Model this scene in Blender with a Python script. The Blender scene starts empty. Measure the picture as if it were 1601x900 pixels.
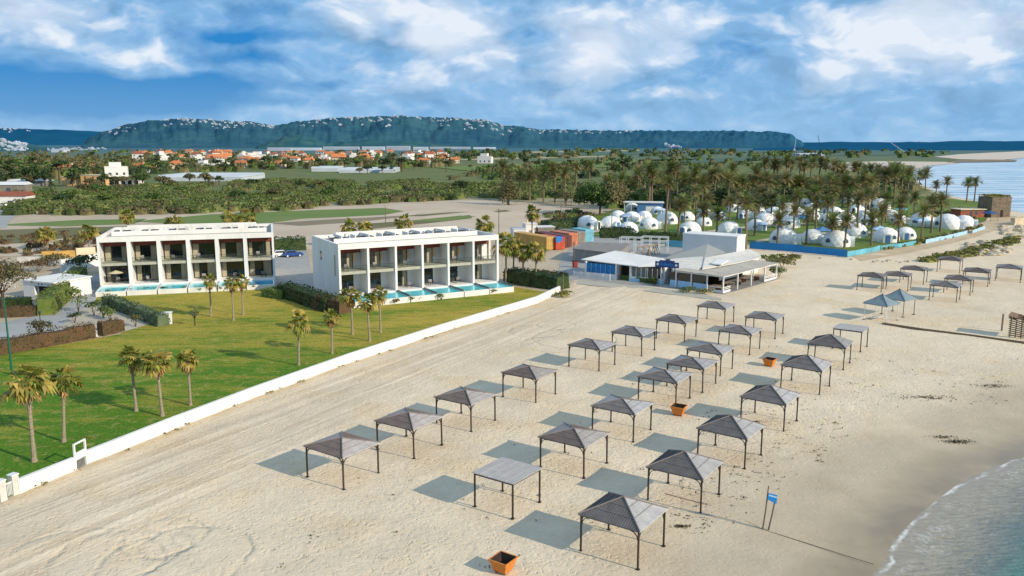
import bpy, bmesh, math, random
import numpy as np
from mathutils import Vector, Matrix, noise as mnoise
R = math.radians
random.seed(7)
rnd = random.Random(11)
scene = bpy.context.scene
COL = scene.collection

# ------------------------------------------------------------------ camera
F_PX, HORIZON, CAM_H = 1290.0, 222.0, 25.0
PITCH = math.atan((450 - HORIZON) / F_PX)

def G(px, py, z=0.0):
    """ground position (x, y) seen at a place of the 1601 x 900 survey photo"""
    x = (px - 800.5) / F_PX
    yc = (450 - py) / F_PX
    dy = math.cos(PITCH) + yc * math.sin(PITCH)
    dz = -math.sin(PITCH) + yc * math.cos(PITCH)
    t = (z - CAM_H) / dz
    return (x * t, dy * t)

def proj_row(x, y, z):
    p = z - CAM_H
    zc = y * math.cos(PITCH) - p * math.sin(PITCH)
    yc = y * math.sin(PITCH) + p * math.cos(PITCH)
    return 450 - F_PX * yc / zc

def height_to(x, y, row):
    lo, hi = 0.0, 400.0
    for _ in range(50):
        m = (lo + hi) / 2
        if proj_row(x, y, m) > row:
            lo = m
        else:
            hi = m
    return lo

cam_d = bpy.data.cameras.new('camera')
cam = bpy.data.objects.new('camera', cam_d)
COL.objects.link(cam)
cam.location = (0, 0, CAM_H)
cam.rotation_euler = (R(90) - PITCH, 0, 0)
cam_d.sensor_width = 36
cam_d.lens = F_PX / 1601 * 36
cam_d.clip_start = 0.5
cam_d.clip_end = 120000
scene.camera = cam

# ------------------------------------------------------------------ helpers
class MB:
    """collects faces, then links them as ONE mesh object"""
    def __init__(s):
        s.v, s.f, s.m = [], [], []
    def add(s, vs, fs, mat=0):
        n = len(s.v)
        s.v.extend(vs)
        for f in fs:
            s.f.append([i + n for i in f])
            s.m.append(mat)
        return s
    def box(s, x0, x1, y0, y1, z0, z1, mat=0):
        vs = [(x0,y0,z0),(x1,y0,z0),(x1,y1,z0),(x0,y1,z0),(x0,y0,z1),(x1,y0,z1),(x1,y1,z1),(x0,y1,z1)]
        return s.add(vs, [(0,3,2,1),(4,5,6,7),(0,1,5,4),(1,2,6,5),(2,3,7,6),(3,0,4,7)], mat)
    def cbox(s, cx, cy, z0, sx, sy, h, rz=0, mat=0, top=1.0):
        c, n = math.cos(rz), math.sin(rz)
        vs = []
        for k, z in ((1, z0), (top, z0 + h)):
            for ax, ay in ((-1,-1),(1,-1),(1,1),(-1,1)):
                x, y = ax*sx/2*k, ay*sy/2*k
                vs.append((cx + x*c - y*n, cy + x*n + y*c, z))
        return s.add(vs, [(0,3,2,1),(4,5,6,7),(0,1,5,4),(1,2,6,5),(2,3,7,6),(3,0,4,7)], mat)
    def beam(s, p, q, w, h, mat=0):
        """rectangular bar from p to q"""
        p, q = Vector(p), Vector(q)
        d = (q - p).normalized()
        up = Vector((0,0,1)) if abs(d.z) < .95 else Vector((1,0,0))
        a = d.cross(up).normalized() * w/2
        b = a.cross(d).normalized() * h/2
        vs = [tuple(o + sa*a + sb*b) for o in (p, q) for sa, sb in ((-1,-1),(1,-1),(1,1),(-1,1))]
        return s.add(vs, [(0,3,2,1),(4,5,6,7),(0,1,5,4),(1,2,6,5),(2,3,7,6),(3,0,4,7)], mat)
    def tube(s, pts, rads, n=8, mat=0, cap=True):
        pts = [Vector(p) for p in pts]
        rings = []
        for i, p in enumerate(pts):
            d = (pts[min(i+1, len(pts)-1)] - pts[max(i-1, 0)]).normalized()
            up = Vector((0,0,1)) if abs(d.z) < .9 else Vector((1,0,0))
            a = d.cross(up).normalized(); b = d.cross(a).normalized()
            r = rads[i] if hasattr(rads, '__len__') else rads
            rings.append([tuple(p + r*(math.cos(2*math.pi*k/n)*a + math.sin(2*math.pi*k/n)*b)) for k in range(n)])
        vs = [v for r in rings for v in r]
        fs = []
        for i in range(len(pts)-1):
            for k in range(n):
                k2 = (k+1) % n
                fs.append((i*n+k, i*n+k2, (i+1)*n+k2, (i+1)*n+k))
        if cap:
            fs.append(tuple(range(n))[::-1]); fs.append(tuple(range((len(pts)-1)*n, len(pts)*n)))
        return s.add(vs, fs, mat)
    def poly(s, pts, mat=0):
        return s.add([tuple(p) for p in pts], [tuple(range(len(pts)))], mat)
    def prism(s, xy, z0, z1, mat=0):
        n = len(xy)
        vs = [(x,y,z0) for x,y in xy] + [(x,y,z1) for x,y in xy]
        fs = [tuple(range(n))[::-1], tuple(range(n, 2*n))] + [(i,(i+1)%n,n+(i+1)%n,n+i) for i in range(n)]
        return s.add(vs, fs, mat)
    def build(s, name, mats, parent=None, smooth=False, loc=None):
        me = bpy.data.meshes.new(name)
        me.from_pydata(s.v, [], s.f)
        if not isinstance(mats, (list, tuple)):
            mats = [mats]
        for m in mats:
            me.materials.append(m)
        if len(mats) > 1:
            me.polygons.foreach_set('material_index', s.m)
        if smooth:
            me.polygons.foreach_set('use_smooth', [True]*len(me.polygons))
        me.update()
        o = bpy.data.objects.new(name, me)
        COL.objects.link(o)
        if parent: o.parent = parent
        if loc: o.location = loc
        return o

def tag(o, label=None, cat=None, group=None, kind=None):
    if label: o['label'] = label
    if cat: o['category'] = cat
    if group: o['group'] = group
    if kind: o['kind'] = kind
    return o

def empty(name, loc, rz=0.0):
    o = bpy.data.objects.new(name, None)
    o.empty_display_size = .3
    COL.objects.link(o)
    o.location = (loc[0], loc[1], loc[2] if len(loc) > 2 else 0)
    o.rotation_euler = (0, 0, rz)
    return o

def thing(name, label, cat, loc, rz=0.0, group=None):
    return tag(empty(name, loc, rz), label, cat, group)

def copy_tree(o, parent=None):
    c = o.copy(); COL.objects.link(c); c.parent = parent
    for ch in list(o.children):
        copy_tree(ch, c)
    return c

ORD = ['first','second','third','fourth','fifth','sixth','seventh','eighth','ninth','tenth','eleventh','twelfth',
       'thirteenth','fourteenth','fifteenth','sixteenth','seventeenth','eighteenth','nineteenth','twentieth']
def ordinal(i):
    if i < 20: return ORD[i]
    n = i + 1
    tens = {2:'twenty',3:'thirty',4:'forty',5:'fifty',6:'sixty',7:'seventy',8:'eighty',9:'ninety'}[n // 10]
    if n % 10 == 0: return tens[:-1] + 'ieth'
    return tens + '-' + ORD[n % 10 - 1]

# ------------------------------------------------------------------ materials
def nd(nt, t, **kw):
    n = nt.nodes.new(t)
    for k, v in kw.items():
        if k == 'ins':
            for a, b in v.items(): n.inputs[a].default_value = b
        else: setattr(n, k, v)
    return n

def mathn(nt, op, a, b=None, clamp=False):
    n = nt.nodes.new('ShaderNodeMath'); n.operation = op; n.use_clamp = clamp
    for i, x in enumerate((a, b)):
        if x is None: continue
        if isinstance(x, (int, float)): n.inputs[i].default_value = x
        else: nt.links.new(x, n.inputs[i])
    return n.outputs[0]

def maprange(nt, x, a, b, c=0.0, d=1.0, smooth=False):
    n = nt.nodes.new('ShaderNodeMapRange'); n.clamp = True
    if smooth: n.interpolation_type = 'SMOOTHSTEP'
    nt.links.new(x, n.inputs[0])
    for i, v in enumerate((a, b, c, d)): n.inputs[1+i].default_value = v
    return n.outputs[0]

def mixc(nt, fac, a, b, mode='MIX'):
    n = nt.nodes.new('ShaderNodeMix'); n.data_type = 'RGBA'; n.blend_type = mode; n.clamp_result = False
    for sock, x in ((n.inputs[0], fac), (n.inputs[6], a), (n.inputs[7], b)):
        if isinstance(x, (int, float)): sock.default_value = x
        elif isinstance(x, tuple): sock.default_value = (*x[:3], 1)
        else: nt.links.new(x, sock)
    return n.outputs[2]

def noise_n(nt, vec, scale, detail=3, rough=.55, dist=0.0):
    n = nt.nodes.new('ShaderNodeTexNoise')
    n.inputs['Scale'].default_value = scale; n.inputs['Detail'].default_value = detail
    n.inputs['Roughness'].default_value = rough; n.inputs['Distortion'].default_value = dist
    if vec is not None: nt.links.new(vec, n.inputs['Vector'])
    return n.outputs['Fac']

def newmat(name):
    m = bpy.data.materials.new(name); m.use_nodes = True
    nt = m.node_tree
    return m, nt, nt.nodes['Principled BSDF']

def mat(name, col, rough=.6, var=.12, scale=2.0, col2=None, bump=0.0, bscale=None, metal=0.0, spec=.4,
        island=0.0, world=False, objvar=0.0, stretch=None, leaf=0.0, big=0.0):
    m, nt, bs = newmat(name)
    L = nt.links
    if world:
        vec = nt.nodes.new('ShaderNodeNewGeometry').outputs['Position']
    else:
        vec = nt.nodes.new('ShaderNodeTexCoord').outputs['Object']
    if stretch:
        mp = nt.nodes.new('ShaderNodeMapping'); mp.inputs['Scale'].default_value = stretch
        L.new(vec, mp.inputs[0]); vec = mp.outputs[0]
    n = noise_n(nt, vec, scale, 4, .6)
    c2 = col2 if col2 else tuple(min(1, c*(1+var)) for c in col)
    c1 = col if col2 else tuple(c*(1-var) for c in col)
    c = mixc(nt, maprange(nt, n, .32, .68), c1, c2)
    if big:
        nb = noise_n(nt, vec, scale*.13, 3, .6)
        v = maprange(nt, nb, .3, .7, 1-big, 1+big)
        c = mixc(nt, 1.0, c, v, 'MULTIPLY')
    if island:
        r = nt.nodes.new('ShaderNodeNewGeometry').outputs['Random Per Island']
        c = mixc(nt, 1.0, c, maprange(nt, r, 0, 1, 1-island, 1+island), 'MULTIPLY')
    if objvar:
        r = nt.nodes.new('ShaderNodeObjectInfo').outputs['Random']
        c = mixc(nt, 1.0, c, maprange(nt, r, 0, 1, 1-objvar, 1+objvar), 'MULTIPLY')
    L.new(c, bs.inputs['Base Color'])
    bs.inputs['Roughness'].default_value = rough
    bs.inputs['Metallic'].default_value = metal
    bs.inputs['Specular IOR Level'].default_value = spec
    if bump:
        b = nt.nodes.new('ShaderNodeBump'); b.inputs['Strength'].default_value = bump; b.inputs['Distance'].default_value = .05
        L.new(noise_n(nt, vec, bscale or scale*4, 4, .6), b.inputs['Height']); L.new(b.outputs[0], bs.inputs['Normal'])
    if leaf:
        tr = nt.nodes.new('ShaderNodeBsdfTranslucent'); L.new(c, tr.inputs[0])
        mx = nt.nodes.new('ShaderNodeMixShader'); mx.inputs[0].default_value = leaf
        L.new(bs.outputs[0], mx.inputs[1]); L.new(tr.outputs[0], mx.inputs[2])
        L.new(mx.outputs[0], nt.nodes['Material Output'].inputs[0])
    return m

def see_through(m, f):
    nt = m.node_tree; o = nt.nodes['Material Output']; src = o.inputs[0].links[0].from_socket
    t = nt.nodes.new('ShaderNodeBsdfTransparent'); x = nt.nodes.new('ShaderNodeMixShader'); x.inputs[0].default_value = f
    nt.links.new(src, x.inputs[1]); nt.links.new(t.outputs[0], x.inputs[2]); nt.links.new(x.outputs[0], o.inputs[0])

def glassmat(name, col, alpha):
    m, nt, bs = newmat(name)
    bs.inputs['Base Color'].default_value = (*col, 1); bs.inputs['Roughness'].default_value = .06
    tr = nt.nodes.new('ShaderNodeBsdfTransparent'); tr.inputs[0].default_value = (.93, .96, .94, 1)
    mx = nt.nodes.new('ShaderNodeMixShader'); mx.inputs[0].default_value = alpha
    nt.links.new(tr.outputs[0], mx.inputs[1]); nt.links.new(bs.outputs[0], mx.inputs[2])
    nt.links.new(mx.outputs[0], nt.nodes['Material Output'].inputs[0])
    return m

K = {}
K['white'] = mat('white_render', (.75,.745,.725), .75, .05, 1.6, bump=.08, bscale=9, big=.09, stretch=(1,1,.18))
K['white_paint'] = mat('white_paint', (.76,.76,.75), .5, .05, 3)
K['offwhite'] = mat('weathered_white', (.62,.60,.55), .75, .12, 1.2, bump=.1, big=.08)
K['dark_glass'] = mat('dark_glass', (.012,.018,.020), .06, .4, .7, spec=.7)
K['mid_glass'] = mat('grey_glass', (.10,.13,.13), .12, .3, .9, spec=.6)
K['curtain'] = mat('curtain', (.42,.38,.27), .9, .25, 3, stretch=(4,4,.1))
K['balu'] = glassmat('balcony_glass', (.16,.19,.16), .07)
K['red_wood'] = mat('red_brown_boards', (.26,.062,.032), .55, .3, 3)
K['slab'] = mat('pale_concrete', (.42,.40,.33), .8, .1, 2)
K['paving'] = mat('grey_paving', (.33,.33,.32), .85, .15, .7, world=True, bump=.1)
K['pool'] = mat('pool_water', (.10,.60,.66), .12, .25, .9, spec=.4, bump=.15, bscale=2.5)
K['pool_deep'] = mat('pool_water_blue', (.02,.36,.60), .12, .25, .9, spec=.6, bump=.15, bscale=2.5)  # bluer water, used for one pool only
K['roof_mesh'] = mat('shaded_brown_roof_sheet', (.155,.125,.118), .6, .14, 1.6, objvar=.12, spec=.4, big=.1)  # roof faces out of the sun: shade painted into both dark sheets
K['roof_shaded_b'] = mat('shaded_grey_roof_sheet', (.175,.16,.158), .6, .14, 1.6, objvar=.12, spec=.4, big=.1)
K['roof_pale'] = mat('lit_brown_roof_sheet', (.52,.48,.46), .6, .12, 1.6, objvar=.10, spec=.4, big=.1)  # roof faces towards the sun: sunlight painted into both pale sheets
K['roof_lit_b'] = mat('lit_grey_roof_sheet', (.56,.55,.55), .6, .12, 1.6, objvar=.10, spec=.4, big=.1)
K['roof_flat'] = mat('faded_grey_roof', (.46,.43,.41), .5, .1, 1.6, spec=.5)
for k_ in ('roof_mesh','roof_shaded_b','roof_pale','roof_lit_b','roof_flat'): see_through(K[k_], .13)   # woven shade sheet lets a little light through
K['bronze'] = mat('dark_bronze_frame', (.045,.032,.024), .45, .3, 5, spec=.5)
K['orange'] = mat('orange_paint', (.62,.20,.028), .55, .22, 4, bump=.1)
K['dark_in'] = mat('dark_inside', (.03,.02,.015), .9, .3, 5)
K['blue_sign'] = mat('blue_board', (.015,.22,.60), .4, .1, 4)
K['navy'] = mat('navy_board', (.02,.06,.20), .4, .1, 4)
K['pole_green'] = mat('green_pole', (.012,.12,.075), .4, .1, 4)
K['pole_dark'] = mat('dark_pole', (.025,.05,.06), .5, .1, 4)
K['pole_wood'] = mat('grey_wood', (.16,.12,.085), .8, .25, 4, stretch=(6,6,.6))
K['timber'] = mat('weathered_timber', (.20,.135,.08), .85, .3, 2.5, bump=.2, stretch=(1,1,5))
K['trunk'] = mat('palm_trunk', (.30,.245,.175), .9, .35, 5, bump=.5, bscale=7, stretch=(1,1,4))
K['trunk_dark'] = mat('date_palm_trunk', (.20,.15,.10), .9, .35, 5, bump=.5, bscale=7, stretch=(1,1,4))
K['bark'] = mat('bark', (.085,.06,.042), .9, .35, 4, bump=.4, stretch=(2,2,.5))
K['fan'] = mat('fan_leaf', (.33,.275,.05), .55, .3, 1.3, island=.45, leaf=.3, col2=(.48,.35,.10))
K['fan_green'] = mat('fan_leaf_green', (.12,.17,.025), .55, .3, 1.3, island=.45, leaf=.35, col2=(.30,.29,.04))
K['fan_dead'] = mat('dead_fan_leaf', (.36,.21,.085), .8, .3, 1.3, island=.45)
K['frond'] = mat('date_frond', (.10,.155,.038), .55, .3, .8, island=.5, objvar=.35, leaf=.3, col2=(.22,.245,.065))
K['frond_b'] = mat('date_frond_dry', (.20,.165,.07), .6, .3, .8, island=.5, objvar=.35, leaf=.3, col2=(.34,.255,.12))
K['leaf'] = mat('leaf', (.065,.115,.020), .6, .4, .5, island=.5, objvar=.2, leaf=.25, col2=(.125,.17,.035))
K['leaf_dark'] = mat('leaf_dark', (.022,.048,.012), .6, .4, .5, island=.5, objvar=.2, leaf=.2, col2=(.05,.085,.018))
K['leaf_olive'] = mat('leaf_olive', (.10,.098,.036), .65, .4, .5, island=.45, objvar=.2, leaf=.2, col2=(.17,.14,.06))
K['leaf_silver'] = mat('leaf_silver', (.12,.155,.085), .65, .3, .9, island=.5, col2=(.06,.095,.035))
K['leaf_brown'] = mat('leaf_brown', (.115,.062,.030), .8, .3, .9, island=.5, col2=(.065,.05,.02))
K['leaf_hedge'] = mat('leaf_hedge', (.075,.125,.018), .65, .3, .9, island=.45, col2=(.15,.175,.03))
K['tile'] = mat('orange_roof_tiles', (.50,.17,.065), .8, .2, .6, objvar=.25, bump=.2, bscale=3)
K['tile_dark'] = mat('dull_red_roof', (.30,.09,.05), .8, .2, .6, objvar=.2)
K['cream'] = mat('cream_wall', (.66,.56,.40), .8, .1, .5, objvar=.15)
K['peach'] = mat('peach_wall', (.66,.42,.20), .8, .1, .5)
K['house_white'] = mat('white_house_wall', (.74,.72,.70), .8, .08, .5, objvar=.12)
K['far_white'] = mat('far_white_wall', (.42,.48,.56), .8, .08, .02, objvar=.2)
K['window'] = mat('house_window', (.06,.09,.13), .2, .2, 2)
K['tent'] = mat('white_canvas_dome', (.80,.81,.80), .6, .05, .8, big=.05, bump=.05)
K['tent_pale'] = mat('pale_blue_canvas', (.42,.52,.66), .6, .15, .8)
K['tent_blue'] = mat('blue_canvas', (.08,.20,.44), .6, .15, .8)
K['fence_blue'] = mat('blue_fence_cloth', (.01,.20,.50), .6, .15, .5, world=True)
K['fence_teal'] = mat('faded_teal_fence_cloth', (.12,.40,.52), .6, .25, .3, world=True)
K['grey_wall'] = mat('grey_wall', (.25,.245,.24), .8, .12, .8, bump=.1)
K['block'] = mat('block_wall', (.66,.68,.70), .75, .06, .4)
K['roof_grey'] = mat('grey_sheet_roof', (.30,.315,.30), .6, .12, .8, stretch=(1,6,1))
K['canopy'] = mat('beige_canopy', (.46,.42,.36), .8, .1, .8, bump=.1)
K['pale_blue'] = mat('pale_blue_panel', (.36,.58,.80), .6, .08, 1.5)
K['blue_win'] = mat('blue_window', (.02,.20,.48), .25, .25, 1.2)
K['tan_door'] = mat('tan_door', (.36,.25,.14), .6, .2, 2, stretch=(5,5,.3))
K['carwhite'] = mat('white_car_paint', (.78,.80,.82), .25, .02, 2, spec=.6)
K['carblue'] = mat('blue_car_paint', (.015,.06,.26), .25, .05, 2, spec=.6)
K['tyre'] = mat('tyre', (.02,.02,.02), .8, .1, 5)
K['yellow_c'] = mat('ochre_steel', (.55,.33,.09), .6, .2, .7, bump=.1)
K['red_c'] = mat('red_steel', (.50,.065,.02), .55, .2, .7)
K['orange_c'] = mat('rust_orange_steel', (.55,.19,.09), .55, .2, .7)
K['grey_c'] = mat('grey_steel', (.24,.21,.18), .55, .2, .7)
K['cyan_c'] = mat('light_blue_steel', (.16,.46,.58), .55, .2, .7)
K['maroon_c'] = mat('maroon_steel', (.11,.03,.03), .55, .2, .7)
K['blue_c'] = mat('blue_steel', (.012,.17,.50), .55, .2, .7)
K['rock'] = mat('pale_rock', (.48,.41,.30), .9, .3, .8, bump=.6, bscale=2)
K['scrub_a'] = mat('scrub_leaf', (.085,.135,.026), .6, .4, .05, island=.45, leaf=.3, world=True, col2=(.16,.20,.045))
K['scrub_b'] = mat('scrub_leaf_pale', (.13,.17,.04), .6, .4, .05, island=.45, leaf=.3, world=True, col2=(.20,.22,.07))
K['leaf_round'] = mat('leaf_fresh_dark', (.032,.085,.012), .6, .4, .5, island=.5, leaf=.2, col2=(.085,.15,.022))
K['weed'] = mat('brown_seaweed', (.10,.075,.035), .9, .4, 3, island=.5)
K['grass_tuft'] = mat('dune_grass', (.14,.15,.025), .8, .4, .5, island=.5, col2=(.24,.21,.05))
K['stone'] = mat('ruin_stone', (.17,.135,.095), .9, .3, .9, bump=.6, bscale=2)
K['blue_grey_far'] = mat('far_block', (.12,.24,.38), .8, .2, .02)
K['bin_red'] = mat('red_bin', (.25,.03,.03), .5, .1, 3)
K['greenhouse'] = mat('greenhouse_sheet', (.50,.55,.60), .5, .08, .15, stretch=(1,.1,1))
K['beige_cloth'] = mat('beige_cloth', (.62,.55,.36), .8, .1, 3)
K['lounger'] = mat('dark_rattan', (.04,.045,.055), .6, .2, 5)
K['teal_metal'] = mat('grey_teal_canopy', (.20,.26,.29), .45, .12, 1.5, spec=.5, big=.1)
# ------------------------------------------------------------------ sun and sky
SUN_AZ, SUN_EL = R(-31.0), R(25.6)     # direction towards the sun, angle from +x
sun_d = bpy.data.lights.new('sun', 'SUN'); sun_d.energy = 4.6; sun_d.angle = R(.5); sun_d.color = (1.0, .86, .66)
sun = bpy.data.objects.new('sun', sun_d); COL.objects.link(sun)
sv = Vector((math.cos(SUN_AZ)*math.cos(SUN_EL), math.sin(SUN_AZ)*math.cos(SUN_EL), math.sin(SUN_EL)))
sun.rotation_euler = sv.to_track_quat('Z', 'Y').to_euler(); sun.location = (60, -40, 60)

world = bpy.data.worlds.new('World'); scene.world = world; world.use_nodes = True
world.cycles.sampling_method = 'MANUAL'; world.cycles.sample_map_resolution = 256
nt = world.node_tree; nt.nodes.clear(); L = nt.links
out = nt.nodes.new('ShaderNodeOutputWorld'); bg = nt.nodes.new('ShaderNodeBackground'); bg.inputs[1].default_value = .12
L.new(bg.outputs[0], out.inputs[0])
sky = nt.nodes.new('ShaderNodeTexSky'); sky.sky_type = 'NISHITA'; sky.sun_disc = False
sky.sun_elevation = SUN_EL; sky.sun_rotation = math.pi/2 - SUN_AZ
tc = nt.nodes.new('ShaderNodeTexCoord')
sep = nt.nodes.new('ShaderNodeSeparateXYZ'); L.new(tc.outputs['Generated'], sep.inputs[0])
az = mathn(nt, 'ARCTAN2', sep.outputs[0], sep.outputs[1])
el = mathn(nt, 'ARCSINE', sep.outputs[2])
def azel(px, py):
    x = (px-800.5)/F_PX; yc = (450-py)/F_PX
    d = Vector((x, math.cos(PITCH)+yc*math.sin(PITCH), -math.sin(PITCH)+yc*math.cos(PITCH))).normalized()
    return math.atan2(d.x, d.y), math.asin(d.z)
cv = nt.nodes.new('ShaderNodeCombineXYZ'); L.new(az, cv.inputs[0]); L.new(mathn(nt, 'MULTIPLY', el, 1.9), cv.inputs[1]); cv.inputs[2].default_value = .37
vec = cv.outputs[0]
# domain warp
wn = nt.nodes.new('ShaderNodeTexNoise'); wn.inputs['Scale'].default_value = 9; wn.inputs['Detail'].default_value = 5
L.new(vec, wn.inputs['Vector'])
wsub = nt.nodes.new('ShaderNodeVectorMath'); wsub.operation = 'SUBTRACT'; L.new(wn.outputs['Color'], wsub.inputs[0]); wsub.inputs[1].default_value = (.5,.5,.5)
wsc = nt.nodes.new('ShaderNodeVectorMath'); wsc.operation = 'SCALE'; L.new(wsub.outputs[0], wsc.inputs[0]); wsc.inputs['Scale'].default_value = .085
wadd = nt.nodes.new('ShaderNodeVectorMath'); wadd.operation = 'ADD'; L.new(vec, wadd.inputs[0]); L.new(wsc.outputs[0], wadd.inputs[1])
n1 = noise_n(nt, wadd.outputs[0], 5.0, 6, .54)
n2 = noise_n(nt, wadd.outputs[0], 13, 7, .62)
ofs = nt.nodes.new('ShaderNodeVectorMath'); ofs.operation = 'ADD'; L.new(wadd.outputs[0], ofs.inputs[0]); ofs.inputs[1].default_value = (.010, .022, 0)
o1 = noise_n(nt, ofs.outputs[0], 5.0, 6, .54); o2 = noise_n(nt, ofs.outputs[0], 13, 7, .62)
def puffs(v):
    n = nt.nodes.new('ShaderNodeTexVoronoi'); n.feature = 'F1'; n.inputs['Scale'].default_value = 15
    n.inputs['Detail'].default_value = 2; n.inputs['Roughness'].default_value = .5; n.normalize = True
    L.new(v, n.inputs['Vector']); return mathn(nt, 'SUBTRACT', .5, n.outputs['Distance'])
p1 = puffs(wadd.outputs[0]); p2 = puffs(ofs.outputs[0])
relief = mathn(nt, 'ADD', mathn(nt, 'MULTIPLY', mathn(nt, 'SUBTRACT', p1, p2), .75), mathn(nt, 'ADD', mathn(nt, 'SUBTRACT', n1, o1), mathn(nt, 'MULTIPLY', mathn(nt, 'SUBTRACT', n2, o2), .40)))
wsep = nt.nodes.new('ShaderNodeSeparateXYZ'); L.new(wadd.outputs[0], wsep.inputs[0])
wx = wsep.outputs[0]; wy = mathn(nt, 'MULTIPLY', wsep.outputs[1], 1/1.9)
def blobs(lst):
    tot = None
    for px, py, rx, ry, amp in lst:
        a, e = azel(px, py)
        dx = mathn(nt, 'MULTIPLY', mathn(nt, 'SUBTRACT', wx, a), F_PX/rx)
        dy = mathn(nt, 'MULTIPLY', mathn(nt, 'SUBTRACT', wy, e), F_PX/ry)
        r2 = mathn(nt, 'ADD', mathn(nt, 'MULTIPLY', dx, dx), mathn(nt, 'MULTIPLY', dy, dy))
        g = mathn(nt, 'MULTIPLY', mathn(nt, 'POWER', 2.718, mathn(nt, 'MULTIPLY', r2, -1.0)), amp)
        tot = g if tot is None else mathn(nt, 'ADD', tot, g)
    return tot
# white sunlit cloud / deep blue gaps, placed roughly where the photo has them
bright = blobs([(45,25,75,35,.34),(235,75,40,22,.16),(230,10,110,25,.14),(280,110,80,14,.14),(540,18,50,35,.26),(670,35,60,55,.30),(775,80,34,30,.26),(920,92,45,30,.36),(1045,85,25,22,.22),(880,25,60,25,.18),
                (1450,45,110,48,.42),(650,50,170,55,.20),(900,90,200,60,.16),(1400,80,230,80,.18),(1100,25,160,35,.16),(1590,55,60,40,.16),(1360,20,90,30,.2),(620,140,110,16,.16),(940,152,130,12,.18),(1060,152,60,9,.16),(820,130,90,14,.14)])
gaps = blobs([(100,125,150,24,.52),(190,160,190,20,.56),(390,62,75,13,.42),(420,95,60,10,.25),(300,135,90,12,.28),(595,38,32,18,.30),(600,85,60,14,.24),(525,130,70,14,.26),(815,55,34,12,.36),(60,90,60,14,.2),
              (1180,75,120,24,.20),(1100,115,80,20,.16),(990,150,50,10,.12),(480,20,70,22,.14),(700,150,60,16,.12)])
dens = mathn(nt, 'ADD', mathn(nt, 'MULTIPLY', n1, .80), mathn(nt, 'ADD', mathn(nt, 'MULTIPLY', n2, .30), mathn(nt, 'MULTIPLY', p1, .34)))
dens = mathn(nt, 'SUBTRACT', mathn(nt, 'ADD', mathn(nt, 'SUBTRACT', dens, .14), mathn(nt, 'MULTIPLY', bright, .95)), mathn(nt, 'MULTIPLY', gaps, .80))
cover = maprange(nt, dens, .19, .45, 0, 1)        # grey blue cloud cover
lit = mathn(nt, 'ADD', maprange(nt, dens, .56, .95, 0, .9), mathn(nt, 'MULTIPLY', maprange(nt, relief, .02, .24, 0, .80), maprange(nt, dens, .30, .62)), True)          # sunlit cloud tops
skytint = mixc(nt, 1.0, sky.outputs[0], (.55,.85,1.15), 'MULTIPLY')
deep = mixc(nt, .90, skytint, (.03, 1.75, 4.9))
cloudshade = mixc(nt, n2, (1.15, 3.05, 5.6), (2.8, 4.7, 7.0))
cloudshade = mixc(nt, 1.0, cloudshade, maprange(nt, relief, -.28, .02, .74, 1.05), 'MULTIPLY')
c = mixc(nt, cover, deep, cloudshade)
c = mixc(nt, lit, c, (6.6, 7.2, 8.0))
hz = maprange(nt, el, .0, .085, .55, 0)
c = mixc(nt, hz, c, (2.6, 4.6, 6.7))
up = maprange(nt, el, .18, .6, 0, .8, True)
c = mixc(nt, up, c, (3.4, 4.7, 6.1))
below = maprange(nt, el, -.02, 0, 1, 0)
c = mixc(nt, below, c, (2.0, 2.2, 2.2))
L.new(c, bg.inputs[0])

# ------------------------------------------------------------------ ground and sea
shore_px = [(1372,900),(1396,857),(1435,804),(1476,773),(1532,739),(1601,714)]
SHORE = [(-40,-80),(-12,-20),(6,20),(15,36)] + [G(*p) for p in shore_px] + [(60,76),(98,98),(150,150),(182,215),(196,280)]
SHORE += [G(*p) for p in [(1596,331),(1560,322),(1530,314),(1480,304),(1445,289),(1425,270),(1445,259),(1485,255),(1570,251),(1601,247)]]
SHORE += [(1300,1700),(2600,2300),(6000,4000)]
SEA_POLY = SHORE + [(40000,4000),(40000,-3000),(-40,-3000)]

def in_poly(x, y, poly):
    inside = np.zeros(x.shape, bool)
    n = len(poly)
    for i in range(n):
        x1, y1 = poly[i]; x2, y2 = poly[(i+1) % n]
        if y1 == y2: continue
        c = ((y1 > y) != (y2 > y)) & (x < (x2-x1)*(y-y1)/(y2-y1) + x1)
        inside ^= c
    return inside
def dist_line(x, y, pts):
    d = np.full(x.shape, 1e9)
    for (x1,y1),(x2,y2) in zip(pts[:-1], pts[1:]):
        dx, dy = x2-x1, y2-y1
        t = np.clip(((x-x1)*dx+(y-y1)*dy)/(dx*dx+dy*dy), 0, 1)
        d = np.minimum(d, np.hypot(x-(x1+t*dx), y-(y1+t*dy)))
    return d
def axis(segs, grow_lo, grow_hi, lim_lo, lim_hi):
    a = []
    for lo, hi, st in segs: a += list(np.arange(lo, hi, st))
    a.append(segs[-1][1])
    s = grow_hi; v = a[-1]
    while v < lim_hi: v += s; s *= 1.22; a.append(v)
    s = grow_lo; v = a[0]; pre = []
    while v > lim_lo: v -= s; s *= 1.22; pre.append(v)
    return np.array(pre[::-1] + a)
XS = axis([(-70,-44,2),(-44,96,1.0),(96,250,2.5),(250,520,6)], 4, 12, -45000, 45000)
YS = axis([(20,150,1.0),(150,400,2.5),(400,1000,8)], 4, 14, -400, 45000)
X, Y = np.meshgrid(XS, YS)
sd = dist_line(X, Y, SHORE) * np.where(in_poly(X, Y, SEA_POLY), 1, -1)
WALL = [(-57,0),(-45,31),(-35.6,56),(-33.4,61.7),(-25.5,78.9),(-18.6,92),(4,127.6),(8.1,137.7)]
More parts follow.
